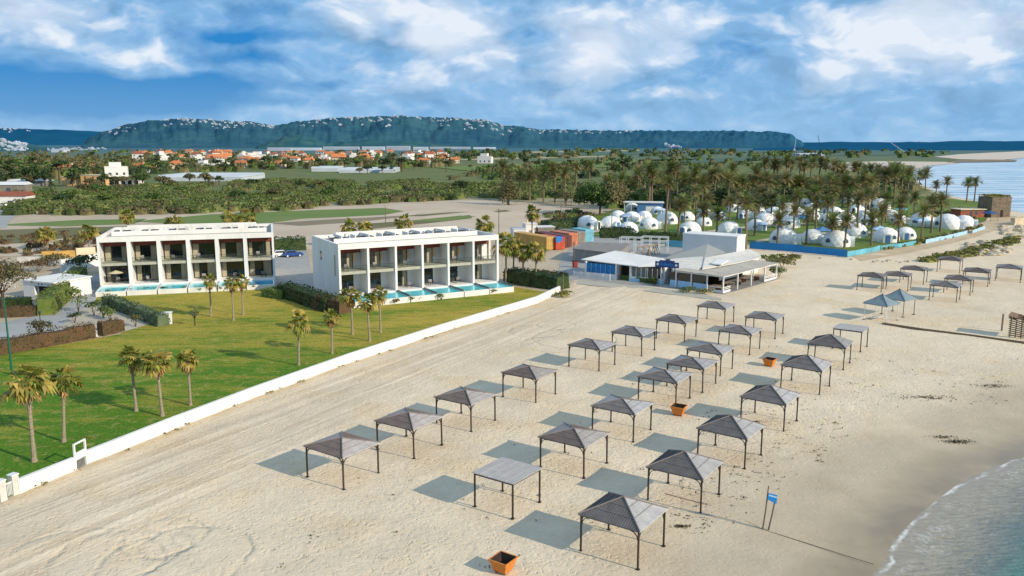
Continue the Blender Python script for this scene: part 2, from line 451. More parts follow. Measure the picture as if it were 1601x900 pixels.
SAND = [(-57,-50)] + WALL + [G(900,440),G(880,400),G(935,368),G(1050,372),G(1170,385),G(1330,398),G(1420,385),G(1500,362),G(1545,347),G(1540,325),G(1480,306),G(1440,290),(600,700),(900,-50)]
sand = in_poly(X, Y, SAND) | (sd > -3)
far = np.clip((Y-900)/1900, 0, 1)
mid = np.clip((Y-300)/140, 0, 1)
def lerp3(a, b, t): return np.array(a)[None,None,:]*(1-t[...,None]) + np.array(b)[None,None,:]*t[...,None]
inland = lerp3((.46,.38,.28), (.125,.155,.048), mid)
inland = inland*(1-far[...,None]) + np.array((.035,.125,.17))[None,None,:]*far[...,None]  # distance haze painted into the far ground colour as blue
gcol = np.where(sand[...,None], np.array((.70,.585,.43))[None,None,:], inland)
wet = np.clip((sd+5.0)/4.4, 0, 1)*.55 + np.clip((sd+15)/7, 0, 1)*.45
wet = np.where(Y < 170, wet, np.clip((sd+2)/2, 0, 1))
wd = dist_line(X, Y, WALL[1:])
edge = np.where(sand, np.clip(1-(wd-.3)/1.1, 0, 1), 0)
trk = np.clip(1-(wd-9)/8, 0, 1)*np.clip((wd-1)/2, 0, 1)*np.where(sand, 1, 0)
# relief
nz = np.zeros(X.shape)
near = (Y < 260) & (Y > 10) & (X > -75) & (X < 130)
for j, i in zip(*np.nonzero(near)):
    nz[j, i] = mnoise.fractal((X[j,i]*.16, Y[j,i]*.16, 0), 1.0, 2.0, 4)*.10
beach = np.clip((-sd-2)/8, 0, 1)
Z = np.where(sand, nz*beach, 0)
Z = np.where(sd > -4, -.10*np.clip((sd+4)/4, 0, 1)-np.clip(sd, 0, 40)*.12, Z)

def grid_obj(name, X, Y, Z, keep, mat_, attrs):
    ny, nx = X.shape
    idx = -np.ones(X.shape, int)
    cells = keep[:-1,:-1] | keep[1:,:-1] | keep[:-1,1:] | keep[1:,1:]
    vk = np.zeros(X.shape, bool)
    for a, b in ((0,0),(1,0),(0,1),(1,1)):
        vk[a:ny-1+a, b:nx-1+b] |= cells
    idx[vk] = np.arange(vk.sum())
    vs = np.stack([X[vk], Y[vk], Z[vk]], 1)
    js, is_ = np.nonzero(cells)
    fs = np.stack([idx[js,is_], idx[js,is_+1], idx[js+1,is_+1], idx[js+1,is_]], 1)
    me = bpy.data.meshes.new(name)
    me.from_pydata(vs.tolist(), [], fs.tolist())
    for an, arr in attrs.items():
        if arr.ndim == 3:
            at = me.attributes.new(an, 'FLOAT_COLOR', 'POINT')
            at.data.foreach_set('color', np.concatenate([arr[vk], np.ones((vk.sum(),1))], 1).astype(np.float32).ravel())
        else:
            at = me.attributes.new(an, 'FLOAT', 'POINT')
            at.data.foreach_set('value', arr[vk].astype(np.float32))
    me.materials.append(mat_)
    me.polygons.foreach_set('use_smooth', [True]*len(me.polygons))
    o = bpy.data.objects.new(name, me); COL.objects.link(o)
    return o
def attr(nt, name, out='Fac'):
    n = nt.nodes.new('ShaderNodeAttribute'); n.attribute_name = name
    return n.outputs[out]

gm, nt, bs = newmat('sand_and_earth'); L = nt.links
pos = nt.nodes.new('ShaderNodeNewGeometry').outputs['Position']
gc = attr(nt, 'gcol', 'Color'); w = attr(nt, 'wet'); tk = attr(nt, 'trk')
a1 = noise_n(nt, pos, .045, 4, .6); a2 = noise_n(nt, pos, .33, 4, .6); a3 = noise_n(nt, pos, 2.1, 4, .7, .6); a5 = noise_n(nt, pos, 9, 2, .6)
dry = mathn(nt, 'SUBTRACT', 1.0, w, True)
v = mathn(nt, 'ADD', maprange(nt, a1, .3, .7, .90, 1.10), mathn(nt, 'MULTIPLY', mathn(nt, 'SUBTRACT', a2, .5), .28))
v = mathn(nt, 'ADD', v, mathn(nt, 'MULTIPLY', mathn(nt, 'MULTIPLY', mathn(nt, 'SUBTRACT', a3, .5), .34), dry))
c = mixc(nt, 1.0, gc, v, 'MULTIPLY')
ochre = mathn(nt, 'MULTIPLY', maprange(nt, noise_n(nt, pos, .11, 5, .65), .50, .70), .55)
c = mixc(nt, mathn(nt, 'MULTIPLY', ochre, dry), c, mixc(nt, 1.0, c, (.93,.82,.62), 'MULTIPLY'))
# dark specks of trampled sand and dry weed
sp = mathn(nt, 'MULTIPLY', maprange(nt, noise_n(nt, pos, 3.2, 4, .7), .62, .72), maprange(nt, noise_n(nt, pos, .16, 3, .6), .5, .68))
c = mixc(nt, mathn(nt, 'MULTIPLY', mathn(nt, 'MULTIPLY', sp, .5), dry), c, (.26,.20,.13))
c = mixc(nt, mathn(nt, 'MULTIPLY', attr(nt, 'edge'), maprange(nt, a2, .35, .6, .15, .8)), c, (.40,.29,.15))
# vehicle tracks run along the wall
mp = nt.nodes.new('ShaderNodeMapping'); mp.inputs['Rotation'].default_value = (0,0,R(-60)); L.new(pos, mp.inputs[0])
wob = nt.nodes.new('ShaderNodeMapping'); wob.inputs['Scale'].default_value = (.03, 1.35, 0); L.new(mp.outputs[0], wob.inputs[0])
tr = noise_n(nt, wob.outputs[0], 1.0, 5, .66, .9)
tk2 = mathn(nt, 'MULTIPLY', tk, maprange(nt, a1, .3, .55, .4, 1))
c = mixc(nt, mathn(nt, 'MULTIPLY', tk2, .75), c, mixc(nt, 1.0, c, mixc(nt, maprange(nt, tr, .35, .62), (.64,.60,.56), (1.10,1.10,1.12)), 'MULTIPLY'))
# circular wheel marks near the gate
ring = None
for cx, cy, rr in ((-22.5,49.5,2.6),(-24.5,47.0,3.6),(-20.5,46.5,4.4),(-22.0,48.5,1.6),(-26.5,45.5,5.2),(6.0,112.0,2.6),(5.0,101.0,4.0),(8.0,104.0,5.5),(3.0,108.0,3.4)):
    dv = nt.nodes.new('ShaderNodeVectorMath'); dv.operation = 'DISTANCE'; L.new(pos, dv.inputs[0]); dv.inputs[1].default_value = (cx, cy, 0)
    dd = mathn(nt, 'ADD', dv.outputs['Value'], mathn(nt, 'MULTIPLY', mathn(nt, 'SUBTRACT', a2, .5), 1.6))
    g = mathn(nt, 'POWER', 2.718, mathn(nt, 'MULTIPLY', mathn(nt, 'POWER', mathn(nt, 'MULTIPLY', mathn(nt, 'SUBTRACT', dd, rr), 4.5), 2.0), -1.0))
    ring = g if ring is None else mathn(nt, 'ADD', ring, g)
ring = mathn(nt, 'MULTIPLY', ring, maprange(nt, noise_n(nt, pos, .5, 3, .6), .36, .54))
c = mixc(nt, mathn(nt, 'MULTIPLY', ring, .17), c, (.34,.29,.22))
w = mathn(nt, 'MULTIPLY', w, maprange(nt, noise_n(nt, pos, .12, 4, .6), .3, .6, .72, 1.12), True)
c = mixc(nt, w, c, mixc(nt, maprange(nt, a1, .35, .65), mixc(nt, 1.0, c, (.50,.47,.41), 'MULTIPLY'), mixc(nt, 1.0, c, (.33,.32,.30), 'MULTIPLY')))
L.new(c, bs.inputs['Base Color'])
L.new(maprange(nt, w, .3, 1, .92, .33), bs.inputs['Roughness']); bs.inputs['Specular IOR Level'].default_value = .35
vo = nt.nodes.new('ShaderNodeTexVoronoi'); vo.feature = 'SMOOTH_F1'; vo.inputs['Scale'].default_value = 2.4; vo.inputs['Smoothness'].default_value = .35
vw = nt.nodes.new('ShaderNodeVectorMath'); vw.operation = 'ADD'; L.new(pos, vw.inputs[0]); vn = nt.nodes.new('ShaderNodeTexNoise'); vn.inputs['Scale'].default_value = 1.1; L.new(pos, vn.inputs['Vector']); L.new(vn.outputs['Color'], vw.inputs[1]); L.new(vw.outputs[0], vo.inputs['Vector'])
pit = mathn(nt, 'MULTIPLY', maprange(nt, vo.outputs['Distance'], .08, .42, 0, 1), maprange(nt, noise_n(nt, pos, .22, 4, .6), .36, .56, .25, 1))
h = mathn(nt, 'ADD', mathn(nt, 'ADD', mathn(nt, 'MULTIPLY', a3, .45), mathn(nt, 'MULTIPLY', pit, .27)), mathn(nt, 'ADD', mathn(nt, 'MULTIPLY', a2, .9), mathn(nt, 'MULTIPLY', a5, .16)))
h = mathn(nt, 'ADD', h, mathn(nt, 'MULTIPLY', mathn(nt, 'MULTIPLY', tr, tk2), .55))
h = mathn(nt, 'SUBTRACT', h, mathn(nt, 'MULTIPLY', ring, .40))
bp = nt.nodes.new('ShaderNodeBump'); bp.inputs['Distance'].default_value = .26
L.new(mathn(nt, 'MULTIPLY', mathn(nt, 'POWER', dry, 1.5), .62), bp.inputs['Strength'])
L.new(h, bp.inputs['Height']); L.new(bp.outputs[0], bs.inputs['Normal'])
tag(grid_obj('ground', X, Y, Z, np.ones(X.shape, bool), gm, {'gcol': gcol, 'wet': wet, 'trk': trk, 'edge': edge}), kind='structure')

sm, nt, bs = newmat('sea_water'); L = nt.links
pos = nt.nodes.new('ShaderNodeNewGeometry').outputs['Position']
s = attr(nt, 'sd'); fr = attr(nt, 'farsea')
b1 = noise_n(nt, pos, .5, 5, .6)
s2 = mathn(nt, 'ADD', s, mathn(nt, 'MULTIPLY', mathn(nt, 'SUBTRACT', noise_n(nt, pos, .22, 4, .6), .5), 2.6))
cr = nt.nodes.new('ShaderNodeValToRGB'); L.new(maprange(nt, s2, 0, 16), cr.inputs[0])
els = cr.color_ramp.elements
els[0].position = 0; els[0].color = (.33,.29,.23,1)
els[1].position = 1; els[1].color = (.06,.17,.155,1)
for p_, c_ in ((.13,(.32,.285,.225,1)),(.24,(.26,.255,.215,1)),(.34,(.15,.20,.19,1)),(.46,(.085,.225,.195,1)),(.7,(.065,.205,.175,1))):
    e = els.new(p_); e.color = c_
ft = nt.nodes.new('ShaderNodeMapping'); ft.inputs['Scale'].default_value = (.010,.05,0); L.new(pos, ft.inputs[0])
fn = noise_n(nt, ft.outputs[0], 1.6, 6, .65)
farc = mixc(nt, maprange(nt, fn, .40, .60), (.24,.44,.56), (.82,.86,.90))
c = mixc(nt, fr, cr.outputs[0], farc)
# lacy foam in the shallow swash and a thin line at its edge
lace = mathn(nt, 'MULTIPLY', maprange(nt, noise_n(nt, pos, 1.7, 5, .62, 1.6), .50, .64), mathn(nt, 'MULTIPLY', maprange(nt, s2, .4, 1.2), maprange(nt, s2, 3.8, 1.0)))
lace = mathn(nt, 'MULTIPLY', lace, maprange(nt, noise_n(nt, pos, .25, 3, .6), .40, .62, .06, .42))
line = mathn(nt, 'MULTIPLY', maprange(nt, mathn(nt, 'ABSOLUTE', mathn(nt, 'SUBTRACT', s2, .16)), .03, .20, 1, 0), maprange(nt, b1, .42, .60, .05, .75))
foam = mathn(nt, 'ADD', lace, line, True)
foam = mathn(nt, 'MULTIPLY', foam, mathn(nt, 'SUBTRACT', 1.0, fr, True))
rp0 = nt.nodes.new('ShaderNodeMapping'); rp0.inputs['Rotation'].default_value = (0,0,R(-40)); rp0.inputs['Scale'].default_value = (.7,2.6,1); L.new(pos, rp0.inputs[0])
c = mixc(nt, mathn(nt, 'SUBTRACT', 1.0, fr, True), c, mixc(nt, 1.0, c, maprange(nt, noise_n(nt, rp0.outputs[0], 1.3, 4, .65), .35, .65, .86, 1.15), 'MULTIPLY'))
c = mixc(nt, foam, c, (.78,.80,.80))
L.new(c, bs.inputs['Base Color'])
L.new(maprange(nt, foam, 0, 1, .16, .8), bs.inputs['Roughness']); bs.inputs['Specular IOR Level'].default_value = .14
rp = nt.nodes.new('ShaderNodeMapping'); rp.inputs['Rotation'].default_value = (0,0,R(-20)); rp.inputs['Scale'].default_value = (1,2.4,1); L.new(pos, rp.inputs[0])
rip = noise_n(nt, rp.outputs[0], 1.1, 4, .6, .4)
bp = nt.nodes.new('ShaderNodeBump'); bp.inputs['Distance'].default_value = .30
L.new(maprange(nt, s2, .2, 4, .12, .75), bp.inputs['Strength']); L.new(rip, bp.inputs['Height']); L.new(bp.outputs[0], bs.inputs['Normal'])
keep = sd > -.6
tag(grid_obj('sea', X, Y, np.full(X.shape, -.10), sd > -1.5, sm, {'sd': sd, 'farsea': np.clip((Y-150)/120, 0, 1)}), kind='structure')

# flat sheets: lawn, roads, fields ...
def sheet(name, pts, z, m, jit=.012, seg=24, kind='structure', closed=True):
    ring = []
    n = len(pts)
    for i in range(n):
        (x1,y1),(x2,y2) = pts[i], pts[(i+1) % n]
        ln = math.hypot(x2-x1, y2-y1)
        for k in range(seg):
            t = k/seg
            x, y = x1+(x2-x1)*t, y1+(y2-y1)*t
            q = mnoise.noise((x*3/ max(ln,1)*4, y*3/max(ln,1)*4, 5.0))*ln*jit if jit else 0
            nx, ny = -(y2-y1)/max(ln,1e-6), (x2-x1)/max(ln,1e-6)
            f = math.sin(math.pi*t)
            ring.append((x+nx*q*f, y+ny*q*f, z))
    bm = bmesh.new()
    vs = [bm.verts.new(p) for p in ring]
    f = bm.faces.new(vs)
    if f.calc_area() > 0 and f.normal.z < 0: f.normal_flip()
    bmesh.ops.triangulate(bm, faces=[f])
    me = bpy.data.meshes.new(name); bm.to_mesh(me); bm.free()
    me.materials.append(m)
    o = bpy.data.objects.new(name, me); COL.objects.link(o)
    for p in me.polygons:
        if p.normal.z < 0: me.flip_normals(); break
    return tag(o, kind=kind)
def PX(*ps): return [G(*p) for p in ps]

lm, nt, bs = newmat('lawn_grass'); L = nt.links
pos = nt.nodes.new('ShaderNodeNewGeometry').outputs['Position']
mp = nt.nodes.new('ShaderNodeMapping'); mp.inputs['Rotation'].default_value = (0,0,R(-15)); mp.inputs['Scale'].default_value = (.45,1.5,1); L.new(pos, mp.inputs[0])
g1 = noise_n(nt, mp.outputs[0], .075, 6, .68); g2 = noise_n(nt, mp.outputs[0], .42, 6, .72); g3 = noise_n(nt, pos, 4.5, 3, .65)
sy = nt.nodes.new('ShaderNodeSeparateXYZ'); L.new(pos, sy.inputs[0])
c = mixc(nt, maprange(nt, mathn(nt, 'ADD', mathn(nt, 'ADD', mathn(nt, 'MULTIPLY', g1, .60), mathn(nt, 'MULTIPLY', g2, .52)), maprange(nt, sy.outputs[1], 60, 118, -.10, .06)), .49, .67), (.078,.182,.012), (.40,.31,.050))
c = mixc(nt, maprange(nt, g2, .55, .70, 0, .8), c, (.040,.090,.010))
c = mixc(nt, maprange(nt, noise_n(nt, pos, .8, 5, .7), .54, .66, 0, .6), c, (.40,.33,.12))
c = mixc(nt, 1.0, c, maprange(nt, g3, .3, .7, .62, 1.38), 'MULTIPLY')
L.new(c, bs.inputs['Base Color']); bs.inputs['Roughness'].default_value = .9; bs.inputs['Specular IOR Level'].default_value = .15
bp = nt.nodes.new('ShaderNodeBump'); bp.inputs['Distance'].default_value = .12; bp.inputs['Strength'].default_value = .7
L.new(mathn(nt, 'ADD', g3, g2), bp.inputs['Height']); L.new(bp.outputs[0], bs.inputs['Normal'])

K['road'] = mat('grey_road', (.34,.35,.35), .85, .12, .25, world=True, bump=.1, big=.1)
K['plaza'] = mat('pale_plaza', (.46,.41,.33), .85, .12, .3, world=True, big=.1)
K['dirt'] = mat('pale_dirt', (.56,.465,.36), .9, .15, .05, world=True, col2=(.47,.38,.28), big=.12)
K['field_green'] = mat('green_field', (.10,.185,.028), .9, .2, .05, world=True, col2=(.16,.20,.05))
K['field_olive'] = mat('olive_field', (.17,.145,.065), .9, .2, .06, world=True, col2=(.12,.125,.045))
K['field_brown'] = mat('brown_field', (.24,.19,.12), .9, .2, .05, world=True, col2=(.20,.16,.11))
K['field_pale'] = mat('pale_field', (.36,.33,.19), .9, .15, .01, world=True)
K['field_far'] = mat('far_green_field', (.075,.13,.085), .9, .2, .008, world=True, col2=(.05,.10,.075))
K['campgrass'] = mat('camp_grass', (.14,.21,.022), .9, .2, .12, world=True, col2=(.09,.14,.018), bump=.3)
K['path'] = mat('earth_path', (.52,.40,.26), .9, .12, .2, world=True)
K['spit'] = mat('pale_sand', (.58,.50,.42), .9, .08, .02, world=True)

sheet('lawn', [(-150,20)] + [(x-.25, y+.05) for x,y in WALL[1:]] + PX((845,455),(800,448),(600,470),(540,470),(470,462),(430,450),(160,450),(120,478),(150,500),(192,512),(190,522),(0,556),(-260,612)), .03, lm, jit=0)
sheet('paved_drive', PX((-260,570),(-120,520),(0,505),(60,493),(88,490),(132,450),(150,428),(158,430),(150,470),(112,500),(130,520),(0,556),(-260,610)), .045, K['road'], jit=0)
sheet('plaza', PX((100,502),(150,470),(185,478),(240,505),(190,520),(110,530)), .05, K['plaza'], jit=.01)
sheet('yard', PX((415,440),(432,392),(480,388),(490,445),(545,475),(430,462)), .035, K['paving'], jit=0)
sheet('parking_lot', PX((430,402),(480,402),(480,392),(432,392)), .05, K['paving'], jit=0)
sheet('dirt_lot', PX((-80,372),(10,352),(280,336),(600,318),(720,312),(800,314),(900,326),(935,338),(905,362),(860,372),(800,372),(760,378),(600,392),(430,392),(150,398),(-80,402)), .03, K['dirt'])
sheet('field', PX((210,346),(330,335),(500,328),(600,325),(632,330),(600,336),(470,342),(420,349),(300,352)), .06, K['field_green'])
sheet('field', PX((420,349),(520,343),(650,336),(668,331),(640,338),(560,347),(470,353)), .07, K['field_brown'])
sheet('field', PX((-20,352),(120,344),(230,342),(210,350),(100,354)), .06, K['field_green'])
sheet('field', PX((-20,360),(100,356),(280,352),(260,360),(150,366),(40,380),(-20,382)), .06, K['field_olive'])
sheet('field', PX((540,352),(640,345),(735,336),(738,341),(680,348),(580,358)), .06, K['field_olive'])
sheet('field', PX((640,345),(720,337),(745,338),(690,346)), .075, K['field_green'])
sheet('field', PX((620,338),(700,332),(735,331),(660,338)), .06, K['field_olive'])
sheet('field', PX((770,330),(790,328),(800,330),(780,332)), .06, K['field_olive'])
sheet('pavement', PX((868,440),(880,398),(915,372),(990,372),(1060,380),(1080,400),(1065,452),(905,437)), .04, K['paving'])
sheet('pavement', PX((905,437),(985,445),(1065,455),(1128,466),(1128,470),(1060,462),(985,452),(900,444)), .05, K['slab'], jit=0)
sheet('camp_lawn', PX((905,368),(900,358),(880,350),(930,336),(1000,318),(1440,306),(1560,318),(1540,346),(1490,362),(1420,384),(1330,396),(1170,382),(1060,374)), .04, K['campgrass'])
for pts_ in [((1062,372),(1110,360),(1180,352),(1260,348),(1262,350.5),(1182,355),(1112,363.5),(1066,375)),((1180,376),(1240,366),(1300,362),(1420,362),(1420,364.5),(1300,365),(1242,369.5),(1185,379)),((905,364),(960,354),(1060,346),(1062,348),(962,357),(910,367))]:
    sheet('camp_path', PX(*pts_), .055, K['plaza'])
sheet('earth_path', PX((1332,400),(1400,388),(1440,383),(1500,366),(1545,346),(1560,335),(1590,338),(1580,352),(1520,372),(1450,389),(1400,399),(1345,408)), .055, K['path'])
sheet('sand_spit', PX((1285,262),(1300,254),(1380,252),(1480,253),(1500,255),(1455,259),(1430,266),(1420,272),(1340,268)), .2, K['spit'])
sheet('sand_spit', PX((1460,245),(1500,241),(1601,236),(1660,236),(1660,246),(1601,247),(1565,250),(1500,249)), .3, K['spit'])
for pts, k in [(((650,252),(760,247),(960,243),(980,245),(760,250)), 'field_pale'), (((740,246),(900,240),(1240,236),(1240,238),(900,243)), 'field_far'),
               (((680,262),(900,252),(1100,248),(1000,258),(780,272)), 'field_green'), (((820,237),(1000,234),(1000,236),(830,239)), 'field_pale'),
               (((1000,250),(1250,244),(1280,247),(1080,255)), 'field_far'), (((200,244),(420,241),(420,243),(200,247)), 'field_olive'),
               (((1190,243),(1300,241),(1440,240),(1440,242),(1230,245)), 'field_far')]:
    sheet('field', PX(*pts), .4, K[k])

# ------------------------------------------------------------------ hills
hm, nt, bs = newmat('wooded_hill'); L = nt.links
pos = nt.nodes.new('ShaderNodeNewGeometry').outputs['Position']
h1 = noise_n(nt, pos, .0022, 5, .6); h2 = noise_n(nt, pos, .016, 5, .65)
c = mixc(nt, maprange(nt, mathn(nt, 'ADD', mathn(nt, 'MULTIPLY', h1, .6), mathn(nt, 'MULTIPLY', h2, .4)), .34, .62), (.022,.080,.142), (.048,.135,.168))  # distance haze is painted into these blue hill colours
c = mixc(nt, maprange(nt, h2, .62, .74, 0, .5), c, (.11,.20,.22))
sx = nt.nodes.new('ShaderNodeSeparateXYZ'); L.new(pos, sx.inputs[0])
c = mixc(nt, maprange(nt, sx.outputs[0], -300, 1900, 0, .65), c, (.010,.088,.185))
L.new(c, bs.inputs['Base Color']); bs.inputs['Roughness'].default_value = .95; bs.inputs['Specular IOR Level'].default_value = 0
K['hill_far'] = mat('far_hill', (.008,.075,.165), .95, .2, .002, world=True, col2=(.014,.10,.19), spec=0)  # blue of far haze put into the base colour
K['hill_hazed'] = mat('hazed_hillside', (.022,.095,.135), .95, .2, .008, world=True, col2=(.06,.14,.14), spec=0)  # low hills also carry painted haze in their base colour

def interp(pts, x):
    for (x1,y1),(x2,y2) in zip(pts[:-1], pts[1:]):
        if x1 <= x <= x2:
            t = (x-x1)/(x2-x1); t = t*t*(3-2*t)
            return y1+(y2-y1)*t
    return pts[0][1] if x < pts[0][0] else pts[-1][1]
RIDGE = [(150,222),(166,214),(185,206),(225,196),(262,191),(320,189),(400,193),(442,198),(480,192),(552,187),(620,185),(700,187),(752,191),(800,199),(850,204),(950,206),(1100,206),(1195,207),(1220,210),(1236,219),(1246,227)]
def hill_pt(px, t, ridge=RIDGE, d0=3500., d1=5200., rough=1.0):
    """t 0 foot .. 1 crest .. 1.3 behind"""
    top = interp(ridge, px)
    d = d0 + (d1-d0)*t
    x = (px-800.5)/F_PX/math.cos(PITCH)
    zc = CAM_H + (HORIZON-top)/F_PX*d1/ (math.cos(PITCH)**2) * 1.0
    n = mnoise.fractal((px*.018, t*1.6, 3.1), 1.0, 2.0, 5)
    n2 = mnoise.fractal((px*.12, t*6, 8.1), 1.0, 2.0, 4)
    if t <= 1:
        tt = min(1, max(0, t + n*.16*math.sin(math.pi*t)*rough))
        z = zc*math.sin(tt*math.pi/2)**1.15
        z += zc*n2*.014*math.sin(math.pi*min(t,1))*rough
        z += n2*8*t + 6*abs(mnoise.noise((px*.55, t*9, 4.2)))*t*rough
    else:
        z = zc*(1-(t-1)*1.2) + n2*8 + 6*abs(mnoise.noise((px*.55, t*9, 4.2)))*rough
    return Vector((x*d, d, max(z, -5)))
def hill(name, ridge, d0, d1, m, step, nt_=22, rough=1.0):
    b = MB(); x0, x1 = ridge[0][0], ridge[-1][0]
    nx = int((x1-x0)/step)+1; ts = [i/nt_*1.3 for i in range(nt_+1)]
    vs = [tuple(hill_pt(x0+(x1-x0)*i/(nx-1), t, ridge, d0, d1, rough)) for i in range(nx) for t in ts]
    n = len(ts)
    fs = [(i*n+j, (i+1)*n+j, (i+1)*n+j+1, i*n+j+1) for i in range(nx-1) for j in range(n-1)]
    b.add(vs, fs)
    return tag(b.build(name, m, smooth=True), kind='structure')
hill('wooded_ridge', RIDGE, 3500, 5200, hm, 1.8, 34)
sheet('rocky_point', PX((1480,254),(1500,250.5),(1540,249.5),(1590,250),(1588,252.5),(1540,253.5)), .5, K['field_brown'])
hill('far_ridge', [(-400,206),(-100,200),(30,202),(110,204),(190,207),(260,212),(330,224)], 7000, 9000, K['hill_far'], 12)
hill('low_hill', [(415,228),(436,222),(460,214),(480,212),(500,217),(520,225),(540,229)], 3150, 3500, K['hill_hazed'], 3, 14)
hill('low_hill', [(520,229),(545,222),(585,220),(640,222),(720,228)], 3200, 3480, K['hill_hazed'], 4, 14)
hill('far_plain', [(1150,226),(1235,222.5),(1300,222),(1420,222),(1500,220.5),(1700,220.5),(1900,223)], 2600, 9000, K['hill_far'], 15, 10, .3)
# ------------------------------------------------------------------ plants
def fan_leaf(b, base, az_, tilt, plen, flen, mat_, r, spread=1.75, n=9, droop=.35):
    """one fan leaf: stalk and a pleated fan of pointed fingers"""
    d = Vector((math.cos(az_)*math.cos(tilt), math.sin(az_)*math.cos(tilt), math.sin(tilt)))
    side = Vector((-math.sin(az_), math.cos(az_), 0))
    up = side.cross(d) * -1
    base = Vector(base)
    tip = base + d*plen
    b.beam(base, tip, .04, .03, mat_)
    ax = (d + up*-.12).normalized()
    roll = r.uniform(-.5, .5)
    s2 = side*math.cos(roll) + up*math.sin(roll)
    u2 = s2.cross(ax)
    for k in range(n):
        a = -spread + 2*spread*(k+.5)/n
        dr = ax*math.cos(a) + s2*math.sin(a)
        ln = flen*(1-.25*abs(a)/spread)*r.uniform(.85, 1.1)
        w = flen*spread/n*.80
        t = s2*math.cos(a) - ax*math.sin(a)
        m_ = tip + dr*ln*.55 + u2*.03*(1 if k % 2 else -1)
        e = tip + dr*ln + Vector((0,0,-droop*ln*r.uniform(.4,1.3)))
        b.add([tuple(tip), tuple(m_-t*w), tuple(e), tuple(m_+t*w)], [(0,1,2,3)], mat_)

def make_fan_palm(seed, fr=1.0):
    r = random.Random(seed)
    h0 = 5.0
    root = empty('fan_palm', (0,0,0))
    t = MB()
    t.tube([(0,0,-.05),(0,0,.35),(.02,0,1.6),(.03,.01,3.2),(.02,0,4.7),(0,0,5.05)], [.24,.17,.13,.125,.15,.13], 9)
    # ragged leaf bases below the crown
    for i in range(26):
        a, z = r.uniform(0, 6.28), r.uniform(3.3, 4.95)
        p = Vector((.16*math.cos(a), .16*math.sin(a), z))
        t.beam(p, p + Vector((math.cos(a)*.10, math.sin(a)*.10, .18)), .08, .03)
    t.build('trunk', K['trunk'], root, smooth=False)
    c = MB()
    n = 21
    for i in range(n):
        a = i*2.39996 + r.uniform(-.5, .5)
        tl = R(78) - (i/n)**.8*R(112) + r.uniform(-.15, .15)
        fan_leaf(c, (0,0,r.uniform(-.05,.15)), a, tl, r.uniform(.5,1.1)*fr, r.uniform(.72,1.08)*fr, 0 if r.random() < .5 else 1, r, droop=.30+.5*(i/n))
    cr = c.build('crown', [K['fan'], K['fan_green']], root, loc=(0,0,5.0))
    s = MB()
    for i in range(11):
        a = i*2.39996 + r.uniform(-.4,.4)
        fan_leaf(s, (0,0,r.uniform(-.35,-.05)), a, r.uniform(R(-75),R(-38)), r.uniform(.35,.6), r.uniform(.5,.7), 0, r, n=7, droop=.6)
    s.build('dead_skirt', K['fan_dead'], root, loc=(0,0,4.9))
    root['_h'] = h0
    return root

def frond(b, r, a, tl0, ln, mat_, droop, npair=10, z0=0):
    d0 = Vector((math.cos(a), math.sin(a), 0)); side = Vector((-math.sin(a), math.cos(a), 0))
    pts = []; p = Vector((0,0,z0)); tl = tl0
    for k in range(npair+1):
        pts.append(p.copy())
        st = ln/npair
        p = p + (d0*math.cos(tl) + Vector((0,0,1))*math.sin(tl))*st
        tl -= droop/npair*(.6+1.0*k/npair)
    for k in range(npair):
        p, q = pts[k], pts[k+1]
        dr = (q-p).normalized(); up = side.cross(dr)*-1
        b.add([tuple(p-side*.03), tuple(p+side*.03), tuple(q+side*.025), tuple(q-side*.025)], [(0,1,2,3)], mat_)
        if k < 1: continue
        f = math.sin(math.pi*(.12+.83*k/npair))
        L_ = ln*.20*f*r.uniform(.85,1.15)+.12
        w = ln/npair*.36
        for sg in (-1, 1):
            e = (side*sg*.78 + dr*.55 + up*.22).normalized()*L_ + Vector((0,0,-.10*L_))
            b.add([tuple(p-dr*w), tuple(p+dr*w), tuple(p+e+dr*w*.5), tuple(p+e-dr*w*.2)], [(0,1,2,3)], mat_)

def make_date_palm(seed, dry=.3):
    r = random.Random(seed)
    root = empty('date_palm', (0,0,0))
    t = MB()
    t.tube([(0,0,-.1),(0,0,.6),(.04,.02,3.5),(.02,.05,6.5),(0,0,8.3)], [.36,.27,.23,.23,.30], 8)
    for i in range(22):
        a, z = r.uniform(0,6.28), r.uniform(6.8,8.2)
        p = Vector((.24*math.cos(a), .24*math.sin(a), z))
        t.beam(p, p+Vector((math.cos(a)*.16, math.sin(a)*.16, .28)), .12, .06)
    t.build('trunk', K['trunk_dark'], root)
    c = MB(); n = 42
    for i in range(n):
        a = i*2.39996 + r.uniform(-.25,.25); f = i/n
        frond(c, r, a, R(82)-f*R(92)+r.uniform(-.12,.12), r.uniform(2.5,3.3)*(1-.12*f), 0 if r.random() > dry+.3*f else 1, R(50)+r.uniform(-.2,.35))
    c.build('crown', [K['frond'], K['frond_b']], root, loc=(0,0,8.2))
    s = MB()
    for i in range(16):
        a = i*2.39996 + r.uniform(-.3,.3)
        frond(s, r, a, R(-25)+r.uniform(-.3,.2), r.uniform(1.4,2.0), 0, R(55), 7)
    s.build('dead_skirt', K['frond_b'], root, loc=(0,0,8.0))
    root['_h'] = 8.2
    return root

